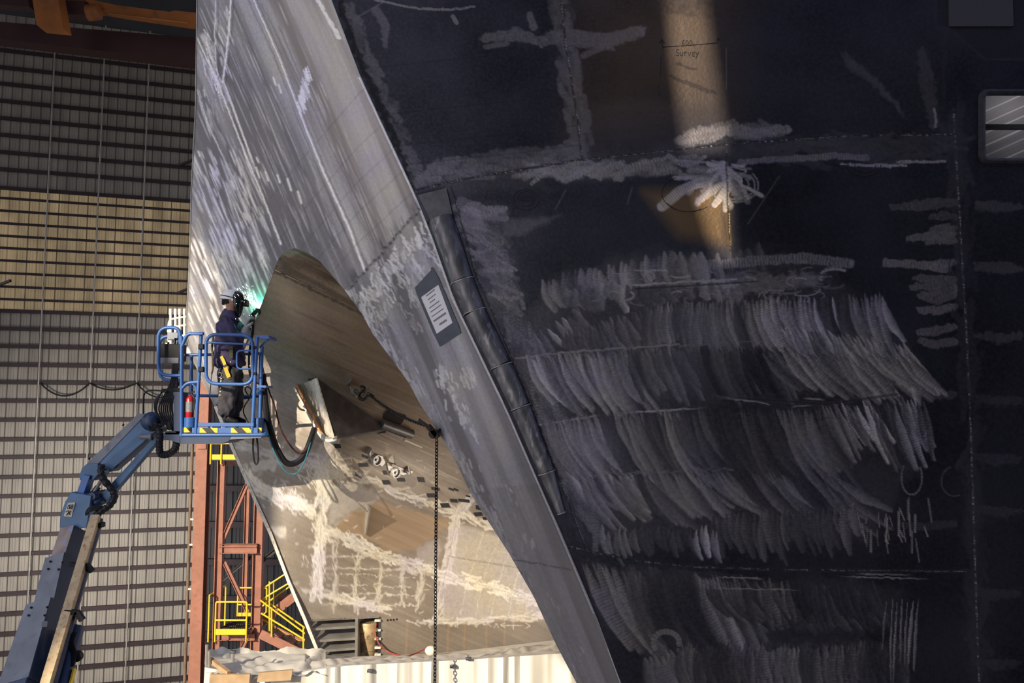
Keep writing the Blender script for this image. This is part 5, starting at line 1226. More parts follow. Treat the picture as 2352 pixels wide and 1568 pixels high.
hs = [(396, 968, YF + .08), (402, 985, YF + .08), (406, 1005, YF + .08), (402, 1030, YF + .05), (385, 1043, YF), (369, 1041, YF), (366, 1020, YF), (367, 995, YF + .03), (358, 972, YF + .1), (350, 962, YF + .12)]
spth = smooth_path([L(*q) for q in hs], 10); MB().tube(spth, [.046 + .006 * math.sin(i * 2.2) for i in range(len(spth))], 10).build('corrugated_sleeve', m_hose, lift)
MB().lathe(L(392, 968, YF + .06), Vector((.2, 0, -1)), [(0, .05), (.01, .055), (.09, .055), (.1, .05)], 14).build('sleeve_clamp', m_blk, lift)
# -- jib: top box, lower link
VY = Vector((0, 1, 0))
def quadbox(name, q, depth, mat, par=None, bevel=.006, Y2=None): return MB().prism([L(*p) for p in q], (0, depth, 0)).build(name, mat, par or lift, smooth=False, bevel=bevel)
J = 10.72
jib = quadbox('jib', [(317, 950, J), (352, 950, J), (361, 962, J), (358, 990, J), (251, 1084, J - .05), (240, 1066, J - .05), (203, 1072, J - .05), (200, 1064, J - .05)], .26, m_blue2)
quadbox('jib_top_plate', [(318, 949, J - .01), (333, 953, J - .01), (222, 1068, J - .06), (200, 1063, J - .06)], .02, m_bgrey, jib, 0)
quadbox('paint_chip', [(322, 978, J - .004), (342, 962, J - .004), (338, 985, J - .004), (318, 1012, J - .004), (312, 1008, J - .004)], .004, m_blk, jib, 0); quadbox('paint_chip', [(262, 1048, J - .03), (292, 1030, J - .02), (270, 1072, J - .03), (258, 1078, J - .03)], .006, m_blk, jib, 0)
for x, y in ((284, 977), (309, 975), (206, 1054), (234, 1052)): MB().lathe(L(x, y, J + .02), (-.5, -.3, .8), [(0, .016), (.018, .016)], 6).build('bolt', m_blk, jib)
quadbox('jib_link', [(357, 1000, J), (362, 1012, J), (238, 1158, J - .08), (222, 1154, J - .08), (226, 1142, J - .08)], .12, m_blue2)
for q in ((352, 986), (343, 960)): MB().lathe(L(q[0], q[1], J - .03), VY, [(0, .04), (.34, .04)], 14).build('pivot_pin', m_bdark, lift)
MB().lathe(L(322, 1003, J - .02), (1, 0, 0), [(0, .03), (.11, .03), (.115, .045), (.15, .045)], 12).build('pin', m_bgrey, lift)
MB().ball(L(350, 968, J + .05), (.14, .14, .13), 14, 9).build('jib_head', m_bdark, lift)
# knuckle
quadbox('knuckle_plate', [(182, 1092, J - .1), (188, 1074, J - .1), (200, 1064, J - .1), (225, 1064, J - .1), (226, 1088, J - .1), (213, 1104, J - .1), (200, 1096, J - .1), (183, 1103, J - .1)], .3, m_blue2)
quadbox('leveling_cylinder', [(190, 1090, J - .14), (207, 1092, J - .14), (188, 1145, J - .16), (172, 1142, J - .16)], .16, m_blue)
MB().tube([L(236, 1098, J), L(212, 1136, J - .08)], .022, 10).build('cylinder_rod', m_alu, lift); MB().tube([L(225, 1118, J), L(206, 1146, J - .08)], .038, 12).build('cylinder_barrel', m_bdark, lift)
MB().lathe(L(210, 1140, J - .2), VY, [(0, .05), (.02, .06), (.34, .06), (.36, .05)], 16).build('pivot_pin', m_bdark, lift); MB().ball(L(226, 1152, J - .1), (.08, .1, .06), 10, 7).build('link_eye', m_bdark, lift)
head = quadbox('boom_head', [(163, 1130, 10.5), (210, 1138, 10.5), (200, 1210, 10.45), (176, 1216, 10.45), (136, 1211, 10.45), (138, 1183, 10.45), (150, 1150, 10.5)], .34, m_blue2, bevel=.01)
lab = quadbox('warning_label', [(156, 1155, 10.475), (173, 1153, 10.475), (164, 1187, 10.455), (146, 1185, 10.455)], .008, simple('cream_label', (.55, .50, .40), .5, 0, .1, 12), head, 0)
def lbl(segs): 
    o = MB()
    for s in segs: o.tube([L(x, y, 10.448) for x, y in s], .0055, 5)
    return o.build('label_mark', m_ink, lab)
lbl([[(157, 1160), (168, 1159), (165, 1168), (155, 1168), (157, 1160)], [(160, 1160), (159, 1168)], [(151, 1175), (156, 1172), (160, 1182)], [(152, 1183), (156, 1178), (163, 1173)], [(166, 1161), (161, 1166)]])
# telescoping boom: three sections, base well below the frame
def section(name, a, b, w0, w1, Ya, Yb, mat, side_mat, depth):
    (ax, ay), (bx, by) = a, b
    A_, B_ = L(ax, ay, Ya), L(bx, by, Yb)
    d = (B_ - A_).normalized(); right = Vector((1, 0, 0)); right = (right - d * right.dot(d)).normalized(); back = d.cross(right).normalized()
    if back.y < 0: back = -back
    right2 = (right * .92 - back * .38).normalized(); back2 = d.cross(right2).normalized(); back2 = back2 if back2.y > 0 else -back2
    wa, wb = w0 / FPX * Ya, w1 / FPX * Yb
    q = []
    for c, w in ((A_, wa), (B_, wb)):
        q += [c, c + right2 * w, c + right2 * w + back2 * depth, c + back2 * depth]
    o = MB(); o.add(q, [(3, 2, 1, 0), (4, 5, 6, 7), (0, 1, 5, 4), (1, 2, 6, 5), (2, 3, 7, 6), (3, 0, 4, 7)]); o = o.build(name, side_mat, lift, smooth=False, bevel=.008)
    e = .004; f = MB(); f.prism([A_ - back2 * e, A_ + right2 * wa - back2 * e, B_ + right2 * wb - back2 * e, B_ - back2 * e], back2 * .006); f.build('wear_plate', mat, o, smooth=False)
    return A_, B_, d, right2, back2, o
s3 = section('boom_section', (139, 1213), (100, 1330), 40, 43, 10.46, 10.1, simple('bare_worn_steel', (.24, .18, .15), .4, .4, .35, 4, dirt=(.20, .24, .34)), m_bdark, .30)
s2 = section('boom_section', (104, 1281), (64, 1440), 55, 61, 10.25, 9.8, m_bgrey, m_bdark, .36)
s1 = section('boom_section', (60, 1388), (-5, 1575), 70, 86, 9.9, 9.3, m_bgrey, m_bdark, .44)
A_, B_, d, r2, b2_, _ = s1
base = B_ + d * ((B_.z - 2.6) / -d.z); wB = 82 / FPX * 9.3
o = MB(); q = [c + v for c in (B_, base) for v in (Vector((0, 0, 0)), r2 * wB, r2 * wB + b2_ * .44, b2_ * .44)]; o.add(q, [(3, 2, 1, 0), (4, 5, 6, 7), (0, 1, 5, 4), (1, 2, 6, 5), (2, 3, 7, 6), (3, 0, 4, 7)]); o.build('boom_section', m_bdark, lift, smooth=False)
for s, pts in ((s2, ((118, 1290), (146, 1292), (113, 1307), (137, 1308))), (s1, ((74, 1396), (111, 1395), (68, 1414), (105, 1414)))):
    for x, y in pts: 
        pl = Plane(s[0], s[4]); h = pl.hit(x, y) - s[4] * .012; MB().lathe(h, -s[4], [(0, .015), (.012, .013)], 6).build('bolt', m_blk, s[5])
h = Plane(s1[0], s1[4]); quad_ = [h.hit(x, y) - s1[4] * .01 for x, y in ((99, 1427), (112, 1427), (110, 1440), (97, 1441))]; MB().prism(quad_, -s1[4] * .004).build('plate_patch', m_alu_dark, s1[5], smooth=False)
quad_ = [Plane(s2[0], s2[4]).hit(x, y) - s2[4] * .01 for x, y in ((120, 1330), (138, 1320), (128, 1345), (116, 1350))]
# cable tray rail
MB().beam(L(221, 1186, 10.3), L(104, 1580, 9.15), px(18), .10, side=(1, 0, -.1)).build('cable_tray', m_tray, lift, smooth=False)
MB().beam(L(231, 1195, 10.36), L(122, 1580, 9.25), px(10), .12, side=(1, .4, -.1)).build('cable_tray_side', m_alu_dark, lift, smooth=False)
for a, b in (((162, 1296), (214, 1300)), ((150, 1404), (192, 1412))):
    Yb_ = 9.95 if a[1] < 1350 else 9.6; o = MB().beam(L(a[0], a[1], Yb_), L(b[0] - 14, a[1] + 2, Yb_), .05, .05); o.beam(L(b[0] - 16, a[1], Yb_), L(b[0] - 2, b[1] + 12, Yb_), .06, .05); o.build('tray_bracket', m_blk, lift, smooth=False)
MB().box(L(229, 1205, 10.3), (.09, .12, .06)).build('tray_stop', m_blk, lift, bevel=.01)
MB().tube([L(176, 1440, 9.8), L(140, 1580, 9.4)], .085, 16).build('lift_cylinder', m_bdark, lift); MB().lathe(L(175, 1508, 9.55), VY, [(0, .03), (.0, .06), (.05, .06), (.05, .03)], 16).build('cylinder_eye', m_blk, lift)
MB().beam(L(172, 1535, 9.5), L(160, 1580, 9.4), .06, .02).build('yellow_tag', m_yel, lift)
for i in range(4): hose([(168 + i * 3, 1452, 9.6), (160 + i * 3, 1475, 9.55), (166 + i * 3, 1500, 9.55), (162 + i * 2, 1530, 9.5)], .011)
# taped hose bundle over the knuckle
hb_ = [(233, 1070, J - .12), (232, 1085, J - .16), (240, 1103, J - .16), (258, 1125, J - .14), (263, 1142, J - .14), (252, 1160, J - .18), (235, 1172, J - .2), (219, 1184, J - .22)]
spth = smooth_path([L(*q) for q in hb_], 9); MB().tube(spth, [.042 + .005 * math.sin(i * 1.3) for i in range(len(spth))], 10).build('hose_bundle', m_hose, lift)
for i in range(6): hose([(226 + i * 4, 1072 + i, J - .14), (234, 1082, J - .18), (238 + i, 1096, J - .17)], .011)
for i in range(3): hose([(197, 1178 + i * 2, J - .25), (205, 1166 + i * 4, J - .26), (225, 1163 + i * 3, J - .24), (240, 1164, J - .2)], .012)
for i in range(10): MB().tube([L(338 + R.uniform(-8, 8), 958 + R.uniform(-6, 6), J - .05), L(352 + R.uniform(-8, 8), 980 + R.uniform(-8, 14), J - .08), L(364, 985 + R.uniform(-4, 10), J - .02)], .012, 6).build('hose', m_hose, lift)
# chassis and turntable at floor level
cx0, cy0 = base.x + .3, base.y
MB().lathe((cx0, cy0, 1.0), (0, 0, 1), [(0, .7), (.3, .75), (.35, .6)], 24).build('turntable', m_bdark, lift); MB().box((cx0, cy0 - .6, 1.9), (1.6, 2.4, 1.2)).build('counterweight', m_blue, lift, bevel=.08); MB().beam((cx0, cy0, 1.2), base, .5, .5).build('boom_foot', m_bdark, lift)
MB().box((cx0, cy0, .8), (1.7, 3.4, .4)).build('chassis', m_bdark, lift, bevel=.04)
for i in (-1, 1):
    for j in (-1, 1): MB().lathe((cx0 + i * .75, cy0 + j * 1.3, .5), (i, 0, 0), [(0, .3), (.02, .48), (.34, .5), (.4, .42), (.4, .15)], 22).build('wheel', m_hose, lift)
# ------------------------------------------------------------------ welding leads hanging off the basket
def lead(name, label, pts, r, mat, k=8): return tag(MB().tube(smooth_path([P(*q) for q in pts], k), r, 8).build(name, mat), label, 'cable')
lead('welding_cable', 'thick black welding cable bundle looping from the basket to the scoop', [(604, 860, 10.95), (607, 900, 10.92), (612, 945, 10.9), (622, 990, 10.95), (636, 1030, 11.0), (655, 1060, 11.05), (675, 1064, 11.1), (697, 1048, 11.15), (712, 1015, 11.25), (722, 985, 11.4)], .042, m_hose)
lead('gas_hose', 'dark red hose looping in front of the tan far hull from the basket', [(602, 838, 10.98), (612, 880, 10.95), (630, 930, 11.0), (645, 985, 11.0), (665, 1020, 11.05), (685, 1040, 11.1), (703, 1032, 11.15), (714, 1000, 11.3)], .011, simple('dark_red_hose', (.07, .018, .014), .45, 0, .2, 10))
lead('water_hose', 'thin teal hose hanging lowest below the welding cable', [(598, 900, 10.9), (607, 950, 10.9), (620, 1010, 10.9), (636, 1050, 10.92), (652, 1078, 10.95), (668, 1088, 11.0), (684, 1084, 11.02), (700, 1058, 11.1), (712, 1020, 11.2), (720, 990, 11.35)], .008, simple('teal_hose', (.03, .20, .26), .45, 0, .2, 10))
lead('cable_loop', 'narrow black cable loop dangling straight below the right end of basket', [(582, 1000, 10.8), (581, 1030, 10.8), (584, 1058, 10.8), (589, 1065, 10.8), (593, 1055, 10.8), (592, 1025, 10.8), (589, 1000, 10.8)], .012, m_hose)
lead('extension_lead', 'thin black lead with plug hanging inside the right end of basket', [(574, 912, 11.2), (577, 895, 11.1), (568, 888, 11.05), (563, 893, 11.05), (567, 903, 11.05), (574, 912, 11.0), (563, 930, 11.05), (559, 945, 11.05), (566, 962, 11.05), (572, 972, 11.0)], .008, m_hose)
# ------------------------------------------------------------------ the welder
PY = 10.98
def H(x, y, dy=0.0): return P(x, y, PY + dy)
def skin_mesh(name, pts, edges, radii, mat, parent, sub=2, root=0, rough=0.0):
    me = bpy.data.meshes.new(name); me.from_pydata([tuple(p) for p in pts], edges, []); me.update()
    o = bpy.data.objects.new(name, me); COL.objects.link(o)
    sk = o.modifiers.new('skin', 'SKIN'); sk.use_smooth_shade = True; sk.branch_smoothing = .6
    if not me.skin_vertices: me.skin_vertices.new() if hasattr(me.skin_vertices, 'new') else None
    for i, r in enumerate(radii):
        rr = (r, r) if isinstance(r, (int, float)) else r
        me.skin_vertices[0].data[i].radius = rr; me.skin_vertices[0].data[i].use_root = (i == root)
    sb_ = o.modifiers.new('sub', 'SUBSURF'); sb_.levels = sub; sb_.render_levels = sub
    bpy.context.view_layer.update()
    dg = bpy.context.evaluated_depsgraph_get(); new = bpy.data.meshes.new_from_object(o.evaluated_get(dg)); new.name = name
    o.modifiers.clear(); o.data = new; new.materials.clear(); new.materials.append(mat); new.shade_smooth()
    adopt(o, parent); return o
def wrinkle(o, amp, sc, seed=0):
    me = o.data; n = len(me.vertices); co = np.empty(n * 3, np.float32); me.vertices.foreach_get('co', co); co = co.reshape(-1, 3); no = np.empty(n * 3, np.float32); me.vertices.foreach_get('normal', no); no = no.reshape(-1, 3)
    f = fbm(co[:, 0] * sc + co[:, 1] * sc * .7, co[:, 2] * sc * .75 + co[:, 0] * sc * .8, seed, 3) - .5
    me.vertices.foreach_set('co', (co + no * (f * amp)[:, None]).ravel().astype(np.float32)); me.update()
person = thing('person', 'welder in purple coverall shirt, white hard hat and black mask standing in the blue basket', 'person', H(527, 975))
m_skin = simple('skin', (.36, .17, .10), .5, 0, .12, 12)
m_shirt = simple('purple_navy_cloth', (.045, .035, .085), .85, 0, .25, 14, .25)
m_trou = simple('charcoal_trousers', (.045, .042, .052), .85, 0, .3, 10, .25)
m_glove = simple('grey_leather_glove', (.30, .31, .29), .75, 0, .25, 25, .2)
m_glove2 = simple('dark_leather_glove', (.045, .055, .05), .75, 0, .25, 25, .2)
hipN, hipF, = H(524, 852, -.09), H(530, 850, .09)
kneeN, kneeF = H(524, 905, -.10), H(540, 903, .09)
ankN, ankF = H(519, 958, -.11), H(533, 956, .10)
pel, wai, che, upc, nk0, nk1, hd0, hd1 = H(527, 842), H(528, 812), H(527, 775), H(527, 742), H(530, 722), H(534, 708), H(540, 694), H(541, 680)
shN, shF = H(520, 742, -.19), H(531, 741, .19)
elN, elF = H(545, 786, -.24), H(556, 776, .22)
wrN, wrF = H(564, 762, -.12), H(572, 734, .16)
body = skin_mesh('body', [pel, wai, che, upc, nk0, nk1, hd0, hd1, shN, elN, wrN, shF, elF, wrF, hipN, kneeN, ankN, hipF, kneeF, ankF],
    [(0, 1), (1, 2), (2, 3), (3, 4), (4, 5), (5, 6), (6, 7), (3, 8), (8, 9), (9, 10), (3, 11), (11, 12), (12, 13), (0, 14), (14, 15), (15, 16), (0, 17), (17, 18), (18, 19)],
    [.10, .11, .14, .12, .085, .085, .125, .13, .06, .045, .035, .06, .045, .035, .07, .06, .045, .07, .06, .045], m_skin, person)
for s in (-1, 1):
    MB().ball(H(537, 695, s * .098), (.02, .01, .033), 10, 7).build('ear', m_skin, person)
MB().ball(H(557, 697), (.02, .014, .022), 8, 6).build('nose', m_skin, person)
shirt = skin_mesh('work_shirt', [H(528, 850), H(528, 815), H(527, 778), H(525, 744), H(527, 722), shN, H(532, 766, -.25), elN, H(560, 768, -.14), shF, elF, H(566, 748, .18)],
    [(0, 1), (1, 2), (2, 3), (3, 4), (3, 5), (5, 6), (6, 7), (7, 8), (3, 9), (9, 10), (10, 11)],
    [(.205, .225), (.215, .225), (.225, .235), (.20, .215), .115, .125, .108, .095, .075, .12, .095, .075], m_shirt, person, 3); wrinkle(shirt, .06, 14, 3); wrinkle(shirt, .035, 34, 5)
col_ = [[H(cx_0 + rx * math.cos(t), cy_0 + tl_ * math.cos(t), ry * math.sin(t)) for t in np.linspace(0, 2 * math.pi, 25)] for cx_0, cy_0, rx, ry, tl_ in ((530, 712, 12.5, .078, 4), (529.5, 714, 14, .085, 5), (528, 721, 17, .105, 6), (527, 729, 21, .135, 5), (527, 736, 24, .15, 2))]
MB().grid(col_).build('collar', m_shirt, shirt, solid=.008)
trou = skin_mesh('work_trousers', [H(528, 830), H(527, 848), hipN, H(523, 878, -.1), kneeN, H(520, 932, -.11), H(520, 961, -.11), hipF, H(537, 878, .09), kneeF, H(536, 932, .1), H(535, 961, .1)],
    [(0, 1), (1, 2), (2, 3), (3, 4), (4, 5), (5, 6), (1, 7), (7, 8), (8, 9), (9, 10), (10, 11)],
    [(.20, .205), (.19, .20), .15, .14, .12, .115, .115, .15, .13, .12, .115, .11], m_trou, person, 3); wrinkle(trou, .06, 13, 8); wrinkle(trou, .035, 32, 4)
for a, nm in ((H(520, 968, -.11), 0), (H(537, 967, .1), 1)):
    o = skin_mesh('work_boot', [a + Vector((-.05, 0, .02)), a + Vector((.02, 0, .01)), a + Vector((.10, 0, -.005)), a + Vector((.17, 0, -.01)), a + Vector((0, 0, .09))], [(0, 1), (1, 2), (2, 3), (1, 4)], [.05, .055, .05, .04, .05], m_blk, person, 2, 1)
# gloves: palm plus five separate bent fingers
def glove(name, w, d, curl, thumb, mat, size=1.0, bends=(.5, .8, .6)):
    d = Vector(d).normalized(); c = Vector(curl); c = (c - d * c.dot(d)).normalized(); s = Vector(thumb); s = (s - d * s.dot(d) - c * s.dot(c)).normalized(); z = size
    pts = [w - d * .05 * z, w, w + d * .045 * z]; ed = [(0, 1), (1, 2)]; ra = [(.043 * z, .043 * z), (.036 * z, .036 * z), (.040 * z, .030 * z)]
    for i, (ln, off) in enumerate(((.036, .033), (.041, .012), (.038, -.010), (.030, -.031))):
        k = len(pts); kn = w + d * (.088 - .006 * abs(i - 1)) * z + s * off * z; pts.append(kn); ed.append((2, k)); ra.append(.0165 * z)
        a = 0; p = kn
        for j, b in enumerate(bends):
            a += b; p = p + (d * math.cos(a) + c * math.sin(a)) * ln * (1, .72, .6)[j] * z + s * (off * .04); pts.append(p); ed.append((k + j, k + j + 1)); ra.append((.0135, .0125, .0105)[j] * z)
    k = len(pts); t0 = w + d * .022 * z + s * .036 * z + c * .008; t1 = t0 + (d * .6 + s * .7 + c * .35).normalized() * .04 * z; t2 = t1 + (d * .8 + s * .1 + c * .7).normalized() * .032 * z
    pts += [t0, t1, t2]; ed += [(1, k), (k, k + 1), (k + 1, k + 2)]; ra += [.02 * z, .0155 * z, .0125 * z]
    return skin_mesh(name, pts, ed, ra, mat, person, 2, 1)
gN = glove('glove', H(565, 753, -.10), (.12, -.05, 1), (.7, .6, .1), (-.6, -.7, 0), m_glove, 1.25, (.6, .9, .7))
MB().lathe(H(562, 774, -.13), (H(566, 752, -.10) - H(562, 774, -.13)), [(0, .068), (.02, .07), (.10, .055), (.13, .045)], 18).build('glove_cuff', m_glove, person)
gF = glove('glove', H(581, 724, .25), (.55, .2, .8), (.75, -.25, -.6), (-.5, -.6, .5), m_glove2, 1.1, (1.25, 1.25, .8))
MB().lathe(H(573, 742, .17), (H(581, 724, .25) - H(573, 742, .17)), [(0, .06), (.02, .062), (.08, .052), (.12, .042)], 18).build('glove_cuff', m_glove2, person)
# hard hat
hat = MB(); hc = H(533, 687); tl = Matrix.Rotation(math.radians(9), 3, 'Y')
prof = []; nH = 26
vs = []; rings = 10
for i in range(rings + 1):
    th = (math.pi / 2) * i / rings
    vs.append([hc + tl @ Vector((.152 * math.sin(th) * math.cos(a), .125 * math.sin(th) * math.sin(a), .128 * math.cos(th) + .006 * math.cos(4 * a) * math.sin(th) * 0)) for a in np.linspace(0, 2 * math.pi, nH + 1)])
vs.append([hc + tl @ Vector(((.158 + (.045 * max(0, math.cos(a)) ** 2)) * math.cos(a), .131 * math.sin(a), -.018)) for a in np.linspace(0, 2 * math.pi, nH + 1)])
hat.grid(vs); m_hat = simple('white_hard_hat_shell', (.80, .79, .75), .35, 0, .04, 5)
hat = hat.build('hard_hat', m_hat, person, solid=.004)
MB().tube([hc + tl @ Vector((.156 * math.cos(a), .13 * math.sin(a), .018 - .012 * math.cos(a))) for a in np.linspace(0, 2 * math.pi, 28, endpoint=False)], .006, 6, closed=True).build('hat_band', m_blk, hat)
MB().tube([hc + tl @ Vector((.10 * math.cos(a) * 1.0, .02 * 0, .128 * math.sin(a))) for a in np.linspace(.5, 2.6, 14)], .008, 6).build('hat_ridge', m_hat, hat)
MB().box(H(524, 694), (.11, .2, .055)).build('head_band', m_blk, person, bevel=.012); MB().lathe(H(515, 696, -.02), (-1, 0, 0), [(0, .026), (.02, .026), (.03, .015)], 12).build('band_knob', m_blk, person)
# welding mask with its lens housing
rows = []
for v in np.linspace(0, 1, 16):
    y = lerp(669, 729, v); xf = np.interp(v, [0, .12, .4, .75, .93, 1], [551, 559, 562, 557, 553, 550]); xb = np.interp(v, [0, .1, .5, .8, 1], [541, 535, 535, 541, 547]); wdt = np.interp(v, [0, .15, .55, .85, 1], [.07, .115, .125, .09, .045])
    rows.append([H(xb + (xf - xb) * (math.cos(a) ** .8 if math.cos(a) > 0 else 0), y, wdt * math.sin(a)) for a in np.linspace(-math.pi / 2, math.pi / 2, 17)])
m_mask = simple('glossy_black_mask', (.006, .007, .008), .18, 0, .1, 4)
mk = MB().grid(rows).build('welding_mask', m_mask, person, solid=.006)
lh = MB().box(H(564, 696), (.055, .13, .088)).build('lens_housing', m_blk, mk, bevel=.008); MB().box(H(569, 696), (.008, .11, .068)).build('lens', m_mask, lh, bevel=.003)
# harness
m_web = simple('yellow_webbing', (.62, .42, .03), .7, 0, .15, 18); m_webd = simple('olive_black_webbing', (.06, .055, .03), .8, 0, .2, 20)
def strap(name, pts, w, mat, th=.006):
    pts = smooth_path(pts, 5); o = MB(); n = len(pts)
    for a, b in zip(pts[:-1], pts[1:]): o.beam(a, b + (b - a) * .1, w, th, side=(Vector((0, -1, 0)).cross(b - a)))
    return o.build(name, mat, person, smooth=False)
strap('harness_strap', [H(505, 735, -.16), H(512, 729, -.17), H(521, 727, -.16)], .045, m_webd)
strap('harness_strap', [H(508, 818, -.20), H(514, 830, -.205), H(518, 842, -.205)], .04, m_web); strap('harness_strap', [H(517, 842, -.207), H(521, 854, -.2), H(526, 866, -.195)], .05, m_web)
strap('harness_strap', [H(514, 842, -.21), H(521, 838, -.21)], .03, m_webd); strap('harness_strap', [H(519, 868, -.19), H(528, 868, -.19), H(534, 866, -.17)], .035, m_webd); strap('harness_strap', [H(531, 795, -.215), H(531, 812, -.215), H(531, 822, -.21)], .045, m_webd)
strap('leg_strap', [H(510, 868, -.2), H(507, 885, -.205), H(504, 905, -.205), H(505, 918, -.2)], .03, m_webd)
for y in (869, 875, 891, 899, 907): MB().lathe(H(508 - (y - 868) * .07, y, -.215), (0, -1, 0), [(0, .009), (.004, .009), (.004, .005)], 10).build('eyelet', m_alu, person)
MB().tube([H(504 + 5 * math.cos(a), 861 + 6 * math.sin(a), -.19) for a in np.linspace(0, 6.283, 14, endpoint=False)], .006, 6, closed=True).build('harness_ring', m_alu, person)
# lanyard from the harness back to the gate
tag(MB().tube(smooth_path([P(490, 770, 10.9), P(487, 800, 10.88), P(489, 815, 10.86), P(489, 845, 10.86), P(486, 860, 10.88), P(484, 885, 10.95), P(482, 905, 11.3)], 6), [.016 if i < 18 else .012 if i < 24 else .006 for i in range(37)], 8).build('safety_lanyard', m_webd), 'dark webbing lanyard hanging behind the welder inside the basket', 'lanyard')
# torch
m_brass = simple('dark_bronze', (.10, .075, .04), .4, .6, .2, 20)
tg = thing('welding_torch', 'dark welding torch in the raised gloved hand at the weld', 'welding torch', H(580, 722, .25))
tip = P(590, 707, 11.40)
MB().tube(smooth_path([H(580, 768, .05), H(581, 750, .12), H(580, 735, .22), H(582, 722, .28), H(585, 714, .36), tip + Vector((-.03, -.02, -.02))], 6), .017, 10).build('torch_handle', m_blk, tg)
MB().tube([tip + Vector((-.035, -.03, -.03)), tip], [.018, .012], 12).build('gas_nozzle', m_brass, tg)
MB().tube(smooth_path([H(580, 768, .05), H(577, 785, .0), H(572, 820, -.05), H(575, 860, .1), H(590, 880, .1), P(604, 870, 10.95)], 6), .016, 8).build('torch_cable', m_hose, tg)
# arc and sparks
m_arc, nt_, out_ = new_mat('arc_light'); em = N(nt_, 'ShaderNodeEmission'); em.inputs[0].default_value = (.62, 1, .86, 1); em.inputs[1].default_value = 40; nt_.links.new(em.outputs[0], out_.inputs[0])
arc_p = P(590.5, 703, 11.42)
arc = MB().ball(arc_p, .027, 16, 10).build('welding_arc', m_arc); tag(arc, 'tiny brilliant green-white welding arc at the torch tip', 'welding arc')
al = bpy.data.lights.new('arc_glow', 'POINT'); al.energy = 6; al.color = (.10, 1, .62); al.shadow_soft_size = .03; alo = bpy.data.objects.new('arc_glow', al); COL.objects.link(alo); alo.location = arc_p + Vector((-.03, -.07, .02))
m_spk, nt_, out_ = new_mat('spark_light'); em = N(nt_, 'ShaderNodeEmission'); em.inputs[0].default_value = (.80, 1, .92, 1); em.inputs[1].default_value = 4; nt_.links.new(em.outputs[0], out_.inputs[0])
sp_ = MB()
for i in range(150):
    t = R.random() ** 1.3; a = R.gauss(2.35, .33); rr = .03 + .42 * t; c = arc_p + Vector((math.cos(a) * rr, R.uniform(-.15, .02) * t - .03, math.sin(a) * rr * .9 - .1 * t * t))
    dr = Vector((math.cos(a), R.uniform(-.2, .2), math.sin(a))) * R.uniform(.004, .016)
    sp_.tube([c - dr, c + dr], R.uniform(.0010, .0026), 4)
for x, y in ((533, 689), (546, 676), (548, 679), (541, 683), (543, 697), (539, 681), (556, 691), (561, 693), (577, 724), (573, 724), (541, 732), (560, 721), (565, 769), (535, 788), (529, 831), (574, 840), (582, 949), (550, 662), (567, 662), (581, 657), (573, 671)): sp_.ball(P(x, y, 10.75), .0045, 6, 4)
tag(sp_.build('welding_sparks', m_spk, smooth=False), 'spray of bright pale green sparks rising left of the welding arc', 'sparks', kind='stuff')
SUN_E, SKY_E, SKY_GLOW, EXPO = 6.0, 1.0, 3.5, 0.0
_z = CAMZ - 10
SUN_MASK = [[(-19.1, 24.9), (-18.6, 24.3), (-18.15, 23.4), (-17.75, 22.75), (-17.5, 22.4), (-16.9, 22.0), (-15.3, 21.2), (-14.3, 19.7), (-12.4, 17.9), (-11.2, 16.5), (-11.2, 26.0), (-11.3, 27)],
         [(-11.2, 22.6), (-10.62, 22.6), (-11.02, 24.0), (-11.02, 24.2), (-11.35, 26.4), (-11.3, 27)], [(-10.3, 22.6), (30, 22.6), (30, 27), (-10.75, 27), (-10.38, 24.1)],
         [(-11.2, 16.5), (-9, 12), (-6, -9), (30, -9), (30, 22.6), (-11.2, 22.6)], [(-19.1, 24.9), (-11.3, 27), (-10.85, 27), (30, 27), (30, 40), (-23, 40), (-24, 26.5), (-21, 25.2)],
         [(-11.2, 23.55), (-10.2, 23.55), (-10.2, 23.9), (-11.2, 23.9)],
         [(-22.5, -9), (-18.15, -9), (-17.95, 21.4), (-17.95, 22.15), (-18.4, 22.5), (-22.5, 22.5)],
         [(-130, -9), (-38, -9), (-38, 60), (-130, 60)]]
SUN_MASK = [[(x, z + _z) for x, z in q] for q in SUN_MASK]
def occl(poly):
    return MB().prism([Vector((x, FWY, z)) for x, z in poly], (0, -.3, 0))
m_front = simple('sun_mask_sheet', (.06, .06, .065), .8, 0, .2, .5)  # added wall pieces out of view, cut to block the sun into patches
fw = occl(SUN_MASK[0])
for q in SUN_MASK[1:]:
    t = occl(q); fw.add(t.v, t.f)
fw = fw.build('sun_mask_wall', m_front, smooth=False); struct(fw)
sun_d = bpy.data.lights.new('sun', 'SUN'); sun = bpy.data.objects.new('sun', sun_d); COL.objects.link(sun)
sun_d.energy = SUN_E; sun_d.color = (1.0, .86, .66); sun_d.angle = math.radians(.45)
sun.rotation_euler = SUN.to_track_quat('-Z', 'Y').to_euler(); sun.location = (-30, -30, 40)
w = bpy.data.worlds.new('sky'); scene.world = w; w.use_nodes = True; nt = w.node_tree
bg = nt.nodes['Background']; tc = nt.nodes.new('ShaderNodeTexCoord'); sx = nt.nodes.new('ShaderNodeSeparateXYZ'); nt.links.new(tc.outputs['Generated'], sx.inputs[0])
rp = nt.nodes.new('ShaderNodeValToRGB'); nt.links.new(sx.outputs[2], rp.inputs[0])
e = rp.color_ramp.elements; e[0].position = .0; e[0].color = (.52, .51, .58, 1); e[1].position = .6; e[1].color = (.28, .36, .70, 1)
dp = nt.nodes.new('ShaderNodeVectorMath'); dp.operation = 'DOT_PRODUCT'; nt.links.new(tc.outputs['Generated'], dp.inputs[0]); dp.inputs[1].default_value = tuple(Vector((-.62, -.72, .30)).normalized())
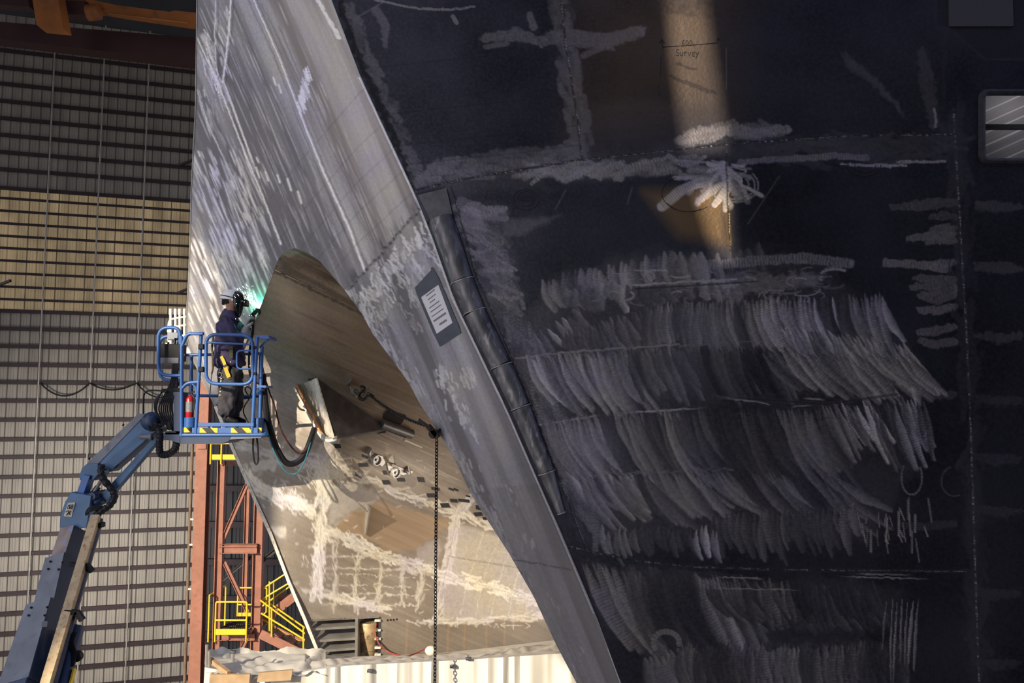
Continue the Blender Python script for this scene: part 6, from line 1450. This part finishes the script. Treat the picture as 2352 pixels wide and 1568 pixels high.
gl = nt.nodes.new('ShaderNodeMath'); gl.operation = 'POWER'; gl.use_clamp = True; mx_ = nt.nodes.new('ShaderNodeMath'); mx_.operation = 'MAXIMUM'; mx_.inputs[1].default_value = 0.0; nt.links.new(dp.outputs['Value'], mx_.inputs[0]); nt.links.new(mx_.outputs[0], gl.inputs[0]); gl.inputs[1].default_value = 5.0
sc_ = nt.nodes.new('ShaderNodeMath'); sc_.operation = 'MULTIPLY'; nt.links.new(gl.outputs[0], sc_.inputs[0]); sc_.inputs[1].default_value = SKY_GLOW
ad = nt.nodes.new('ShaderNodeMix'); ad.data_type = 'RGBA'; ad.blend_type = 'ADD'; ad.inputs[0].default_value = 1.0; nt.links.new(rp.outputs[0], ad.inputs[6])
vm = nt.nodes.new('ShaderNodeVectorMath'); vm.operation = 'SCALE'; vm.inputs[0].default_value = (.96, .94, .97); nt.links.new(sc_.outputs[0], vm.inputs['Scale']); nt.links.new(vm.outputs[0], ad.inputs[7])
nt.links.new(ad.outputs[2], bg.inputs[0]); bg.inputs[1].default_value = SKY_E
vs = scene.view_settings; scene.display_settings.display_device = 'sRGB'
vs.view_transform = 'Standard'; vs.look = 'None'; vs.gamma = 1.0; vs.use_curve_mapping = False; vs.exposure = EXPO

hl = bpy.data.lights.new('wall_fill_light', 'AREA'); hl.shape = 'RECTANGLE'; hl.size = 8; hl.size_y = 4; hl.energy = 2900; hl.spread = math.radians(110); hl.color = (1, .93, .84)  # out-of-view fill added to brighten the lower back wall
hlo = bpy.data.objects.new('wall_fill_light', hl); COL.objects.link(hlo); hlo.location = (-29.5, 35, CAMZ - 6); hlo.rotation_euler = (Vector((-20, 64, CAMZ - 14)) - hlo.location).to_track_quat('-Z', 'Y').to_euler()

wl = bpy.data.lights.new('tunnel_fill_light', 'AREA'); wl.size = 1.2; wl.energy = 34; wl.color = (1, .90, .78)  # fill added behind the near leg to lift the dark upper far hull
wlo = bpy.data.objects.new('tunnel_fill_light', wl); COL.objects.link(wlo); wlo.location = P(1240, 1180, 12.2); wlo.rotation_euler = (Bhit(740, 760) - wlo.location).to_track_quat('-Z', 'Y').to_euler()
